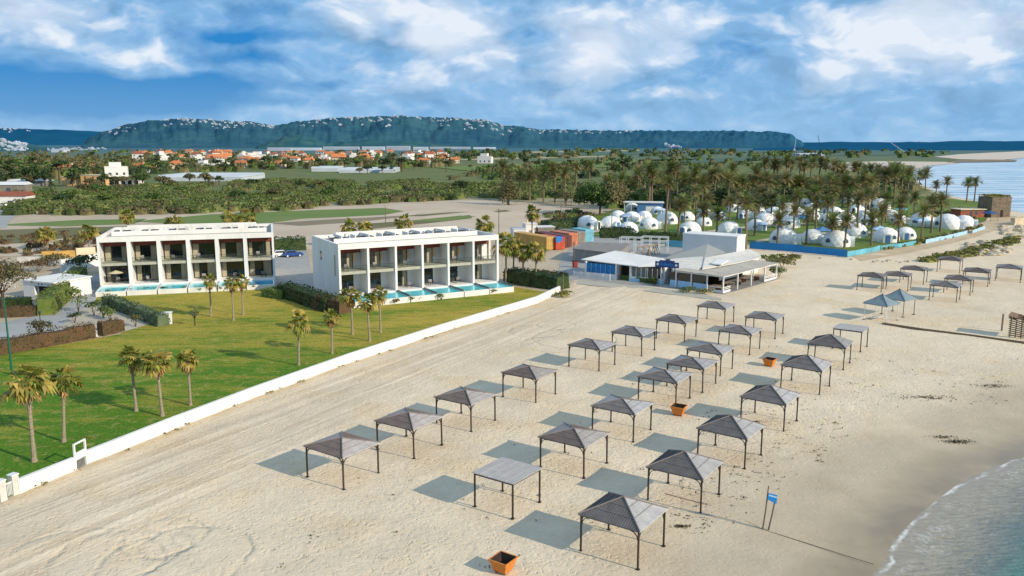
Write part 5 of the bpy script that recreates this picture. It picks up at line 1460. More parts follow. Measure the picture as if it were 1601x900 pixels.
# left garden buildings
ax, ay = G(46,466); bx, by = G(84,470); d = Vector((bx-ax,by-ay)); ang = math.atan2(d.y,d.x)
t = thing('white_pavilion', 'small flat roofed white garden building with an arched opening at the left', 'building', (ax,ay), ang); w = d.length
b = MB(); b.box(-1.2,w*.25,0,7,-.1,2.8); b.box(w*.25,w*.85,.6,7,-.1,2.8); b.box(w*.25,w*.85,0,.597,2.2,2.8); b.box(w*.85,w+.2,0,7,-.1,2.8); b.build('wall', K['white'], t)
b = MB(); b.box(-1.4,w+.4,-.2,7.2,2.803,3.0); b.build('roof', K['white'], t)
b = MB(); b.box(w*.3,w*.8,.585,.597,.0,2.2); b.build('doorway', K['dark_in'], t)
for k in (0,1): b = MB(); b.tube([(w*.45+k*.7,-.012,2.5),(w*.45+k*.7,-.002,2.5)], .14, 8); b.build('round_vent', K['dark_in'], t)
ex, ey = G(112,440); wall_mesh('white_wall', [to_world(t,(w+.25,.3)), (ex,ey)], 2.7, .3, K['white'], 'sloping white garden wall right of the small white pavilion')
wall_mesh('white_wall', [G(97,426), (G(97,426)[0]+4, G(97,426)[1]+13)], 2.5, .4, K['white'], 'tall shaded bluish white wall left of the left hotel block')
wall_mesh('retaining_wall', [G(28,414),G(96,413)], 1.6, .4, K['offwhite'], 'low pale wall behind the reddish bush at the left')
wall_mesh('retaining_wall', [G(66,404),G(118,402)], 1.5, .8, K['yellow_c'], 'low yellow ochre wall left of the left hotel block')
wall_mesh('retaining_wall', [G(120,402),G(150,400)], 2.0, .4, K['cream'], 'low cream wall next to the yellow ochre one')
# ------------------------------------------------------------------ beach restaurant
def slab(b, pts, th, mat_=0):
    """thick sheet through survey points given as (px, py, z)"""
    P_ = [Vector((*G(px,py,z), z)) for px,py,z in pts]
    n = len(P_); vs = [tuple(p) for p in P_] + [tuple(p-Vector((0,0,th))) for p in P_]
    a = (P_[1]-P_[0]).cross(P_[2]-P_[0]).z > 0
    top = tuple(range(n)) if a else tuple(range(n))[::-1]
    bot = tuple(range(n,2*n))[::-1] if a else tuple(range(n,2*n))
    sd_ = [(i,n+i,n+(i+1)%n,(i+1)%n) if a else ((i+1)%n,n+(i+1)%n,n+i,i) for i in range(n)]
    b.add(vs, [top,bot]+sd_, mat_)
A0, A1 = Vector(G(914,433)), Vector(G(1066,447)); dA = A1-A0; LA = dA.length; angA = math.atan2(dA.y,dA.x)
RS = thing('beach_restaurant', 'low white and blue beach restaurant with sloping white roofs and a navy sign', 'restaurant', (A0.x,A0.y), angA)
def inR(b): # world space mesh brought into the restaurant's own space
    c, s = math.cos(-angA), math.sin(-angA)
    b.v = [((x-A0.x)*c-(y-A0.y)*s, (x-A0.x)*s+(y-A0.y)*c, z) for x,y,z in b.v]; return b
b = MB()
b.box(.3,6.2,.0,.3,-.1,1.0); b.box(.0,.297,0,8,-.1,3.0); b.box(9.3,15.6,0,.3,-.1,.95); b.box(9.0,9.3,0,6,-.1,2.9); b.box(15.4,15.7,.303,6,-.1,2.9); b.box(.3,15.4,6.0,6.3,-.1,3.1); b.box(6.2,6.5,0,2.5,-.1,2.9)
b.build('wall', K['white'], RS)
for k in range(3): b = MB(); b.box(.36+k*1.95,.30+(k+1)*1.95-.06,.06,.14,1.003,2.75); w = b.build('window', K['blue_win'], RS); f = MB(); x0 = .36+k*1.95; f.box(x0-.06,x0,.02,.17,1.003,2.75); f.box(x0+.9,x0+.96,.03,.055,1.003,2.75); f.build('frame', K['pale_blue'], w)
b = MB(); b.box(6.55,8.95,2.0,2.1,-.05,2.7); b.build('doorway', K['dark_in'], RS)
for k in range(2): b = MB(); b.box(9.36+k*3.1,9.36+k*3.1+2.9,.08,.14,.953,2.65); w = b.build('window', K['mid_glass'] if k == 0 else K['dark_glass'], RS); f = MB(); x0 = 9.36+k*3.1; [f.box(x0+q*2.9-.05,x0+q*2.9+.05,.03,.076,.953,2.65) for q in (0.02,.33,.66,.98)]; f.build('frame', K['white_paint'], w)
b = MB(); b.box(9.3,15.7,-.16,-.003,-.1,.62); b.build('base_panel', K['pale_blue'], RS)
for x in (15.2,17.4,19.3): b = MB(); b.box(x,x+.16,-.55,-.39,-.1,3.05); b.build('post', K['white_paint'], RS)
# recessed porch with folding doors
b = MB(); b.box(15.7,LA+6,4.2,4.4,-.1,3.0); b.build('porch_wall', K['dark_in'], RS)
for k in range(5): b = MB(); x = 15.9+k*1.15; b.box(x,x+1.05,3.9+.12*(k%2),4.0+.12*(k%2),.0,2.6); b.build('folding_door', K['tan_door'], RS)
# roofs
def wroof(name, lst, m, th=.16):
    b = MB()
    for pts in lst: slab(b, pts, th)
    return inR(b).build(name, m, RS)
wroof('left_roof', [[(908.5,405,3.25),(998,416,3.0),(1048,414.5,3.15),(1038,404,3.75),(962,391.5,4.0)]], K['white'])
wroof('middle_roof', [[(1044,415,3.05),(1058,421.5,2.95),(1084,423.5,2.95),(1106,414,3.4),(1098,400.5,3.95),(1048,404.5,3.85)]], K['offwhite'])
wroof('right_roof', [[(1098,420,3.25),(1150,411,3.3),(1190,402,3.3),(1189,397.5,3.4),(1172,389.5,4.1),(1102,402.5,4.0)]], K['offwhite'])
b = MB(); slab(b, [(1112,411,3.78),(1128,413,3.66),(1139,406.5,3.78),(1122,405,3.9)], .2); inR(b).build('skylight', K['white_paint'], RS)
wroof('rear_roof', [[(1036,404,3.5),(1043,401.5,3.7),(1106.5,381.5,5.2),(1101,404,3.7)],[(1106.5,381.5,5.2),(1133,393.5,3.9),(1101,404,3.7)]], K['roof_grey'], .12)
b = MB(); slab(b, [(1041,403,3.3),(1100,404,3.3),(1133,396,3.3),(1108,390,3.3),(1060,392,3.3)], 3.3); inR(b).build('rear_wall', K['grey_wall'], RS)
b = MB(); slab(b, [(1102,418,2.9),(1186,402,2.9),(1168,394,2.9),(1108,404,2.9)], 2.9); inR(b).build('rear_wall', K['white'], RS)
b = MB(); slab(b, [(1050,418,2.8),(1082,421,2.8),(1096,408,2.8),(1052,409,2.8)], .9); inR(b).build('middle_wall', K['white'], RS)
# sign over the eave
b = MB(); x0 = 14.2; b.box(x0,x0+4.4,-.72,-.62,3.2,4.2); sg = b.build('sign_board', K['navy'], RS)
b = MB(); b.box(x0+.8,x0+3.6,-.70,-.62,4.203,4.45); b.build('sign_crest', K['navy'], sg)
b = MB(); b.tube([(x0+.5,-.735,3.7),(x0+.5,-.722,3.7)], .24, 12); b.tube([(x0+3.9,-.735,3.7),(x0+3.9,-.722,3.7)], .24, 12); b.build('sign_mark', K['white_paint'], sg)
b = MB()
for k, (w, h) in enumerate([(.22,.5),(.18,.38),(.26,.5),(.18,.38),(.2,.38),(.14,.5),(.22,.38)]): b.box(x0+1.05+k*.34,x0+1.05+k*.34+w,-.735,-.722,3.5,3.5+h)
b.build('lettering', K['blue_sign'], sg)
# picket fence
t = thing('picket_fence', 'white picket fence in front of the blue restaurant windows', 'fence', (A0.x,A0.y), angA)
b = MB()
for k in range(28): b.box(-1.6+k*.27,-1.6+k*.27+.14,-1.6,-1.56,.05,1.15+.05*(k%2))
b.build('pickets', K['white_paint'], t)
for z in (.3,.9): b = MB(); b.box(-1.65,6.0,-1.555,-1.50,z,z+.1); b.build('rail', K['white_paint'], t)
for k in range(6): b = MB(); b.cbox(-1.6+k*1.5,-1.44,-.05,.11,.11,1.3); b.build('post', K['white_paint'], t)
# pergola on the beach side
C0, D0 = Vector(G(1130,459)), Vector(G(1213,436)); dC = D0-C0; LC = dC.length; angC = math.atan2(dC.y,dC.x)
PG = thing('beach_pergola', 'beige canopied beach pergola on white posts with railings', 'pergola', (C0.x,C0.y), angC)
W = 9.5
b = MB()
for i in range(7):
    for j in range(2):
        x0, x1 = -.4+i*(LC+.8)/7, -.4+(i+1)*(LC+.8)/7; y0, y1 = -.3+j*W/2, -.3+(j+1)*W/2; dz = .05*math.sin(i*2.1+j)
        b.add([(x0,y0,3.0+dz),(x1,y0,3.0-dz),(x1,y1,3.12),(x0,y1,3.12),((x0+x1)/2,(y0+y1)/2,2.97)], [(0,1,4),(1,2,4),(2,3,4),(3,0,4)])
b.build('canopy', K['canopy'], PG)
fx = [0,LC*.25,LC*.5,LC*.76,LC]
for x in fx: b = MB(); b.cbox(x,0,-.1,.20,.20,3.03); b.build('post', K['white_paint'], PG)
for y in (3,6,9): b = MB(); b.cbox(0,y,-.1,.20,.20,3.03); b.build('post', K['white_paint'], PG)
for y in (4.5,9): b = MB(); b.cbox(LC,y,-.1,.20,.20,3.03); b.build('post', K['white_paint'], PG)
b = MB(); b.beam((.1,0,2.86),(LC-.1,0,2.86),.12,.2); b.beam((0,.1,2.86),(0,9,2.86),.12,.2); b.beam((LC,.1,2.86),(LC,9,2.86),.12,.2); b.build('beam', K['white_paint'], PG)
for xa, xb in ((.1,2.6),(LC*.76+.1,LC-.1)):
    b = MB(); b.beam((xa,0,1.0),(xb,0,1.0),.07,.12); b.beam((xa,0,.72),(xb,0,.72),.07,.10); b.box(xa,xb,-.03,.03,.0,.45); b.build('railing', K['white_paint'], PG)
b = MB(); b.beam((0,.1,1.0),(0,3,1.0),.07,.12); b.box(-.03,.03,.1,2.9,.02,.5); b.build('railing', K['white_paint'], PG)
for k in range(3): b = MB(); y0 = 2.95+k*3.0+.15; b.box(.14,.2,y0,y0+2.7 if k < 2 else y0+1.2,.0,1.25); pp = b.build('side_panel', K['pale_blue'], PG); g = MB(); g.box(.15,.19,y0,y0+2.7 if k < 2 else y0+1.2,1.253,2.7); g.build('glazing', K['dark_glass'], pp)
b = MB(); b.box(LC*.30,LC*.66,4.0,4.06,1.0,2.6); bn = b.build('banner', K['white_paint'], PG)
b = MB(); b.box(LC*.34,LC*.40,3.99,3.997,1.3,2.3); b.box(LC*.45,LC*.48,3.99,3.997,1.5,2.4); b.build('banner_stripe', K['blue_sign'], bn)
b = MB(); b.box(2.5,LC-.3,6.5,6.7,.0,2.8); b.build('back_wall', K['dark_in'], PG)
b = MB(); b.box(-.5,LC+.5,-.5,9.4,-.2,.09); b.build('deck', K['grey_wall'], PG)
def at_pg(x,y): c,s = math.cos(angC),math.sin(angC); return C0.x+x*c-y*s, C0.y+x*s+y*c
for k in range(5):
    x, y = at_pg(2.0+k*3.6, 1.9+.8*(k%2)); t = thing('cafe_table', 'small wooden table under the beige pergola, %s from the seaward corner' % ordinal(k), 'table', (x,y,.093), angC, 'tables under the pergola')
    b = MB(); b.box(-.6,.6,-.4,.4,.70,.75); b.build('tabletop', K['tan_door'], t)
    for sx in (-1,1): b = MB(); b.box(sx*.45-.04,sx*.45+.04,-.3,.3,0,.697); b.build('leg', K['pole_wood'], t)
# white block behind
t = thing('white_block_house', 'tall windowless white block behind the restaurant roofs, long face in shade', 'building', (0,0))
c4 = [Vector(G(px,py,5.6)) for px,py in ((1073,368),(1152.5,369.5),(1171.5,368))]; c4.append(c4[0]+c4[2]-c4[1])
fd = Vector((math.cos(R(-34)),math.sin(R(-34)))); rd_ = Vector((math.cos(R(56)),math.sin(R(56)))); c1 = c4[1]; c4 = [c1-fd*12.0, c1, c1+rd_*5.4, c1-fd*12.0+rd_*5.4]
t.location = (c4[0].x,c4[0].y,0)
q = [(p.x-c4[0].x,p.y-c4[0].y) for p in c4]
b = MB(); b.prism(q,-.2,5.3); b.build('wall', K['block'], t)
cx, cy = sum(p[0] for p in q)/4, sum(p[1] for p in q)/4
b = MB(); b.prism([(cx+(x-cx)*1.015,cy+(y-cy)*1.03) for x,y in q],5.303,5.6); b.build('parapet', K['white'], t)
# grey wall building left
t = thing('grey_yard_building', 'low grey walled building with dark flat roof left behind the restaurant', 'building', (0,0))
c4 = [Vector(G(px,py,2.7)) for px,py in ((896,388.5),(965,396),(985,381),(915,378.5))]; t.location = (c4[0].x,c4[0].y,0)
q = [(p.x-c4[0].x,p.y-c4[0].y) for p in c4]; b = MB(); b.prism(q,-.2,2.5); b.build('wall', K['grey_wall'], t)
cx, cy = sum(p[0] for p in q)/4, sum(p[1] for p in q)/4
b = MB(); b.prism([(cx+(x-cx)*1.01,cy+(y-cy)*1.02) for x,y in q],2.503,2.75); b.build('roof', K['navy'] if False else K['grey_c'], t)
x, y = G(899,418); t = thing('red_bin', 'small dark red bin at the corner of the grey yard building', 'bin', (x,y), .4); b = MB(); b.cbox(0,0,0,.8,.7,1.3,0,top=1.12); b.build('bin_body', K['bin_red'], t); b = MB(); b.cbox(0,0,1.303,.95,.85,.12); b.build('lid', K['dark_in'], t)
# white timber frames and stacked furniture behind the left roof
for i,(px,py,w,h,lab) in enumerate([(985,395,5,2.6,'white timber frame behind the left restaurant roof, left of two'),(1022,394,6,2.6,'white timber frame behind the left restaurant roof, right of two')]):
    x, y = G(px,py); t = thing('white_pergola', lab, 'frame', (x,y), angA+R(12), 'white timber frames'); base_z = 0
    for k in range(4):
        for yy in (0,2.2): b = MB(); b.cbox(-w/2+k*w/3,yy,0,.14,.14,3.4); b.build('post', K['white_paint'], t)
    for yy in (0,2.2):
        for z in (3.45,2.5): b = MB(); b.beam((-w/2-.1,yy,z),(w/2+.1,yy,z),.12,.16); b.build('rail', K['white_paint'], t)
for i in range(4):
    x, y = G(1002+i*8,402-1.5*i); t = thing('picnic_table', 'wooden picnic table stored behind the left restaurant roof, %s from the left' % ordinal(i), 'table', (x,y), angA+R(20+25*i), 'stored picnic tables')
    for sx in (-1,1): b = MB(); b.beam((sx*.7,-.7,0),(sx*.7,.15,2.2),.1,.1); b.beam((sx*.7,.7,0),(sx*.7,-.15,2.2),.1,.1); b.build('leg', K['tan_door'], t)
    b = MB(); b.box(-.95,.95,-.42,.42,2.2,2.3); b.build('tabletop', K['tan_door'], t)

# ------------------------------------------------------------------ containers and huts
def container(lab, end_l, end_r, ztop, length, paint, extra=None):
    a = Vector(G(*end_l)); ang = R(33); w = 2.6
    t = thing('shipping_container', lab, 'container', (a.x,a.y), ang, 'containers behind the hotel road')
    b = MB(); b.box(0,w,0,length,.12,ztop); n = int(length/.6)
    for k in range(n):
        y = .25+k*(length-.5)/n; b.box(-.04,-.003,y,y+.28,.25,ztop-.12); b.box(w+.003,w+.04,y,y+.28,.25,ztop-.12)
    for x in (0,w-.12):
        b.box(x-.02,x+.14,-.03,-.003,.1,ztop+.02)
    b.box(-.02,w+.02,-.025,-.0035,ztop-.14,ztop+.03) if False else None
    b.build('container_body', paint, t)
    for k in (0,1):
        q = MB(); x0 = .16+k*(w/2-.13); q.box(x0,x0+w/2-.19,-.06,-.004,.25,ztop-.15)
        dr = q.build('door', paint if not extra else extra, t); l = MB()
        for f in (.3,.7): l.tube([(x0+(w/2-.19)*f,-.085,.3),(x0+(w/2-.19)*f,-.085,ztop-.2)], .03, 5)
        l.build('lock_bar', K['grey_c'], dr)
    return t
container('long ochre container nearest the hotel palms, with a sunlit yellow end', (854.5,391.5),(866.5,391.5), 3.1, 14, K['yellow_c'])
container('red container with blue upper end, right of the ochre one', (869,391),(886.5,389), 3.0, 8, K['red_c'])
t = container('maroon container between the red and the rust orange ones', (880,387.5),(890,384.5), 2.9, 12, K['maroon_c'])
container('rust orange container right of the red one', (889.5,384),(902,380.5), 3.0, 8, K['orange_c'])
container('grey brown container between the orange and the light blue ones', (902,381),(916,379), 3.0, 8, K['grey_c'])
container('light blue narrow container at the right end of the row', (915,379),(926,378.3), 3.2, 6, K['cyan_c'])
x, y = G(868.6,391.2)
a = Vector(G(869,391)); d = Vector((math.cos(R(33)),math.sin(R(33))))*2.6
t = thing('blue_tarpaulin', 'bright blue tarpaulin hung over the upper end of the red container', 'tarpaulin', (a.x,a.y), math.atan2(d.y,d.x))
b = MB(); w = d.length; b.add([(-.05,-.11,3.06),(w*.75,-.11,3.06),(w*.6,-.12,2.0),(w*.25,-.13,1.75),(-.05,-.12,1.9),(-.05,1.5,3.08),(w*.75,1.5,3.08)], [(0,4,3,2,1),(0,1,6,5)]); b.build('cloth', K['blue_c'], t)
for i,(x0,x1,py,h,m,lab) in enumerate([(803,822,374,2.6,'block','long pale flat roofed hut behind the ochre container'),(822,839,372,3.6,'house_white','white cubic hut behind the ochre container, with a chimney'),(841,868,372,2.8,'grey_c','grey flat hut right of the white cubic hut')]):
    a, b_ = Vector(G(x0,py)), Vector(G(x1,py)); d = b_-a
    t = thing('site_hut', lab, 'hut', (a.x,a.y), R(12)); w = d.length
    b = MB(); b.box(0,w,0,4,-.1,h); b.build('wall', K[m], t); b = MB(); b.box(-.15,w+.15,-.15,4.15,h+.003,h+.16); b.build('roof', K['block'] if i != 1 else K['white'], t)
    b = MB(); b.box(w*.3,w*.3+.9,-.03,-.003,.0,2.05); b.build('door', K['grey_wall'], t)
    if i == 1: b = MB(); b.box(.4,.95,1,1.5,h+.163,h+1.6); b.build('chimney', K['cream'], t)

# ------------------------------------------------------------------ dome camp
def make_dome(kind):
    root = empty('dome_tent', (0,0,0)); r = random.Random(kind)
    prof = [(3.15,-.05),(3.22,.9),(2.98,1.8),(2.35,2.7),(1.35,3.35),(.0,3.62)]; n = 14
    b = MB(); vs = []
    for j,(rad,z) in enumerate(prof[:-1]):
        for k in range(n): a = 2*math.pi*(k+.5*(j%2))/n; vs.append((rad*math.cos(a),rad*math.sin(a),z))
    vs.append((0,0,prof[-1][1])); fs = []
    for j in range(4):
        for k in range(n):
            a, a2, c, c2 = j*n+k, j*n+(k+1)%n, (j+1)*n+k, (j+1)*n+(k+1)%n
            if j % 2 == 0: fs += [(a,a2,c),(a2,c2,c)]
            else: fs += [(a,a2,c2),(a,c2,c)]
    fs += [(4*n+k,4*n+(k+1)%n,5*n) for k in range(n)]
    b.add(vs,fs); b.build('shell', K['tent'], root)
    # porch: barrel vault sticking out to -y
    p = MB(); m_ = 8; ar = [(-1.05,0)]+[(1.05*math.cos(math.pi*(1-k/m_)),1.35+.95*math.sin(math.pi*k/m_)) for k in range(m_+1)]+[(1.05,0)]
    k_ = len(ar); vs = [(x,-3.85,z) for x,z in ar]+[(x,-2.2,z) for x,z in ar]
    p.add(vs,[(i,i+1,k_+i+1,k_+i) for i in range(k_-1)]+[tuple(range(k_))]); pr = p.build('porch', K['tent'], root)
    d = MB(); d.box(-.55,.55,-3.89,-3.853,.02,1.95); d.build('door', K['tent_blue'] if kind != 1 else K['dark_glass'], pr)
    for a in (35,145,220 if kind else 300):
        w = MB(); aa = R(a); o = Vector((math.cos(aa)*3.22,math.sin(aa)*3.22,1.35)); s = Vector((-math.sin(aa),math.cos(aa),0)); u = Vector((-math.cos(aa)*.15,-math.sin(aa)*.15,1))
        w.add([tuple(o+s*x+u*z) for x,z in ((-.5,-.4),(.5,-.4),(.6,.15),(0,.65),(-.6,.15))],[(0,1,2,3,4)]); w.build('window', K['window'], root)
    if kind == 2:
        w = MB(); w.add([(-2.6,-3.2,2.2),(.2,-4.9,1.9),(2.6,-3.2,2.2),(1.6,-2.2,2.9),(-1.6,-2.2,2.9)],[(0,1,2,3,4)]); aw = w.build('awning', K['tent_pale'], root)
        for x, y in ((-2.5,-3.2),(.2,-4.8),(2.5,-3.2)): q = MB(); q.tube([(x,y,0),(x,y,2.1)],.04,5); q.build('pole', K['pole_dark'], aw)
    return root
DM = [make_dome(k) for k in range(3)]
domes = [(1233,383,44),(1278,381,36),(1317,387,43),(1345,372,38),(1395,380,38),(1424,375,31),(1492,359,40),(1517,355,28),(1451,355,36),(1187,361,30),(1202,351,32),(1238,357,38),(1308,354,28),(1358,343,24),(1383,329,30),(1330,319,20),(1238,334,28),(1205,321,20),(1300,334,21),(1250,305,14),
         (920,359,38),(957,358,35),(985,366,33),(1018,359,33),(990,348,30),(1046,351,35),(990,331,24),(1083,368,37),(1104,341,26),(1145,368,37),(1104,354,25),(1161,300,15),(1170,342,24),(1275,344,26),(1330,350,28),(1412,350,24),(1262,322,20),(1290,312,16),(1078,345,24),(1128,344,24),(1215,338,24),(1190,336,22),(1256,341,24),(1222,322,20),(1310,338,24),(1346,333,22),(1400,342,22),(1300,350,26),(1365,352,26),(968,344,26),(1010,345,26),(1030,336,22),(1150,332,20),(1275,330,20)]
bands = [(372,999,'in the front row by the blue fence'),(352,372,'in the second row of the camp'),(337,352,'in the third row of the camp'),(0,337,'at the back of the camp between palm trunks')]
du = set(); rd = random.Random(3)
for lo, hi, txt in bands:
    sel = sorted(d for d in domes if lo <= d[1] < hi)
    for i,(px,py,w) in enumerate(sel):
        k = rd.choice((0,0,1,1,0,2)); x, y = G(px,py); y += 1.5
        o = DM[k] if k not in du else copy_tree(DM[k]); du.add(k)
        s = w*math.hypot(x,y)/F_PX/6.6; s = min(1.2,max(.78,s))
        o.location = (x,y+2.2*s,0); o.scale = (s,s,s); o.rotation_euler = (0,0,rd.choice((-.3,.5,.9,-.8,1.2,2.5)))
        tag(o, 'white dome tent %s, %s from the left' % (txt, ordinal(i)), 'dome tent', 'white dome tents of the camp')
x, y = G(1014,333); t = thing('camp_hall', 'blue camp hall with a pale flat roof behind the left domes', 'building', (x,y), R(-8))
b = MB(); b.box(-4,5,0,5,-.1,3.6); b.build('wall', K['tent_blue'], t); b = MB(); b.box(-9,5.4,-.5,5.4,3.603,3.9); b.build('roof', K['block'], t)
for xx in (-8.6,-6.2): b = MB(); b.cbox(xx,-.2,0,.2,.2,3.6); b.build('post', K['white_paint'], t)
b = MB(); b.box(-1,2.2,-.03,-.003,.2,2.4); b.build('door', K['white_paint'], t)
for i,(px,py,lab) in enumerate([(1285,374,'blue sunshade between the front domes of the camp'),(1250,352,'blue sunshade among the domes left of the camp centre'),(1278,325,'blue sunshade near the back of the camp'),(1408,338,'teal sunshade on the lawn in the right part of the camp'),(1545,345,'dark blue sunshade next to the square ruin'),(1375,372,'pale blue sunshade in front of two domes at right'),(1440,357,'pale sunshade left of the far right domes')]):
    x, y = G(px,py); t = thing('sunshade', lab, 'sunshade', (x,y), rd.uniform(0,1.5), 'camp sunshades'); h = 2.4
    b = MB(); b.add([(-2,-2,h),(2,-2,h),(2,2,h),(-2,2,h),(0,0,h+1.0)],[(0,1,4),(1,2,4),(2,3,4),(3,0,4)]); b.build('cloth', [K['tent_blue'],K['fence_blue'],K['tent_blue'],K['fence_teal'],K['navy'],K['pale_blue'],K['pale_blue']][i], t)
    for sx in (-1,1):
        for sy in (-1,1): b = MB(); b.tube([(sx*1.9,sy*1.9,0),(sx*1.9,sy*1.9,h)],.05,5); b.build('pole', K['pole_dark'], t)
def cloth_fence(lab, pts, h, m, step=3.0):
    P_ = [G(*p) for p in pts]; t = thing('cloth_fence', lab, 'fence', P_[0]); o = Vector(P_[0]); b = MB(); vs = []; poles = []
    for (x1,y1),(x2,y2) in zip(P_[:-1],P_[1:]):
        n = max(1,int(math.hypot(x2-x1,y2-y1)/step))
        for k in range(n): u = k/n; vs.append((x1+(x2-x1)*u-o.x,y1+(y2-y1)*u-o.y))
    vs.append((P_[-1][0]-o.x,P_[-1][1]-o.y)); n = len(vs); r = random.Random(len(lab))
    hs = [h*r.uniform(.9,1.05) for _ in vs]
    b.add([(x,y,.1) for x,y in vs]+[(x,y,z) for (x,y),z in zip(vs,hs)],[(i,i+1,n+i+1,n+i) for i in range(n-1)]); b.build('cloth', m, t)
    for (x,y),z in zip(vs,hs): b = MB(); b.cbox(x,y+.06,-.1,.08,.08,z+.2); b.build('post', K['pole_wood'], t)
cloth_fence('deep blue cloth fence in front of the camp, right of the white block', [(1172,389),(1240,394),(1324,402)], 1.75, K['fence_blue'])
cloth_fence('bright blue corner stretch of cloth fence turning along the earth path', [(1324.5,402),(1362,395),(1376,392)], 1.3, K['fence_teal'])
cloth_fence('faded teal cloth fence along the earth path, middle stretch', [(1377,391),(1400,388),(1432,383)], 1.1, K['fence_teal'])
cloth_fence('pale blue far cloth fence along the earth path, farthest stretch', [(1447,381),(1490,372),(1512,366)], 1.1, K['pale_blue'])
cloth_fence('last bit of pale cloth fence near the two far domes', [(1520,365),(1540,358)], 1.0, K['pale_blue'])
cloth_fence('blue cloth fence beside the white block, left behind the grey roof', [(1040,385),(1072,388)], 1.8, K['fence_teal'])
# ruin by the far shore
x, y = G(1549,340); t = thing('square_ruin', 'square brown stone ruin with a grassy top by the far sea', 'building', (x,y), R(16)); t.scale = (.84,.84,.95)
b = MB(); b.box(0,9.6,0,7,-.2,7.2)
r = random.Random(6)
for k in range(60): xx, zz = r.uniform(.1,9), r.uniform(.1,6.8); b.box(xx,xx+r.uniform(.4,.9),-.07,-.004-.001*(k%7),zz,zz+r.uniform(.25,.4))
b.build('wall', K['stone'], t); b = MB(); b.box(4.6,5.8,-.12,-.085,0,2.6); b.build('doorway', K['dark_in'], t)
b = MB(); b.add([(-.2,-.2,7.2),(9.8,-.2,7.35),(9.8,8.2,7.9),(-.2,8.2,7.7)],[(0,1,2,3)]); leaf_quads(b, lambda r: (Vector((r.uniform(0,9.6),r.uniform(0,8),7.5+r.random()*.4)),Vector((0,0,1))),260,.8,r); b.build('grass_top', K['grass_tuft'], t)
for i,(px,py,w,h,lab) in enumerate([(1357,326,6,4,'white block house among the palms near the far shore'),(1520,340,9,2.6,'low house with pale flat roof left of the square ruin')]):
    x, y = G(px,py); t = thing('camp_house', lab, 'house', (x,y), R(10)); b = MB(); b.box(-w/2,w/2,0,5,-.1,h); b.build('wall', K['house_white'] if i == 0 else K['tile_dark'], t); b = MB(); b.box(-w/2-.4,w/2+.4,-.5,5.4,h+.003,h+.3); b.build('roof', K['cream'], t)
    b = MB(); b.box(-1,0,-.04,-.003,.1,2.1); b.build('door', K['window'], t); b = MB(); b.box(.8,2,-.04,-.003,1,2.1); b.build('window', K['window'], t)
x, y = G(1585,352); 
wall_mesh('ruined_wall', [G(1586,352),G(1601,350),G(1625,348)], 2.2, 1.2, K['rock'], 'low broken sandstone wall right of the square ruin')

# ------------------------------------------------------------------ village beyond the scrub
def make_house(kind):
    root = empty('village_house', (0,0,0)); w, d, h = [(11,9,4.2),(14,9,3.6),(9,9,6.4),(12,8,5.6),(10,8,4.5)][kind]
    wl = [K['cream'],K['house_white'],K['house_white'],K['house_white'],K['cream']][kind]; rf = [K['tile'],K['tile'],K['tile_dark'],K['house_white'],K['tile']][kind]
    b = MB(); b.box(-w/2,w/2,0,d,-.2,h)
    if kind == 0: b.box(-w*.5,-w*.08,-2.5,-.003,-.2,h*.95)
    if kind == 3: b.box(-w*.3,w*.2,1,d-1,h,h+2.6)
    b.build('wall', wl, root)
    r = MB(); e = .6; z0 = h+.003
    if kind == 3:
        r.box(-w/2-.1,w/2+.1,-.1,.3,z0,z0+.5); r.box(-w*.3-.1,w*.2+.1,.9,d-.9,h+2.603,h+2.8)
    else:
        rh = 2.7 if kind != 1 else 2.2; rr = w*.22 if kind != 4 else w/2+e
        vs = [(-w/2-e,-e,z0),(w/2+e,-e,z0),(w/2+e,d+e,z0),(-w/2-e,d+e,z0),(-rr,d/2,z0+rh),(rr,d/2,z0+rh)]
        r.add(vs,[(0,1,5,4),(1,2,5),(2,3,4,5),(3,0,4),(3,2,1,0)])
        if kind == 0: r.add([(-w*.5-e,-2.5-e,h*.95),(-w*.08+e,-2.5-e,h*.95),(-w*.08+e,2,h*.95),(-w*.5-e,2,h*.95),(-w*.29,-2.5-e,h*.95+1.9),(-w*.29,d/2,h*.95+1.9)],[(0,1,4),(1,2,5,4),(3,0,4,5)])
    ro = r.build('roof', rf, root)
    if kind != 3: c = MB(); c.cbox(w*.2,d*.6,h+1,.8,.8,2.4); c.build('chimney', K['cream'], ro)
    for k in range(3 if kind != 2 else 4):
        x = -w*.34+ (k%3)*w*.32; z = 1.0 if k < 3 else 4.0; yy = -2.54 if (kind == 0 and k == 0) else -.04
        q = MB(); q.box(x,x+1.3,yy,yy+.037,z,z+1.4); q.build('window', K['window'], root)
    return root
HS = [make_house(k) for k in range(5)]; hu = set()
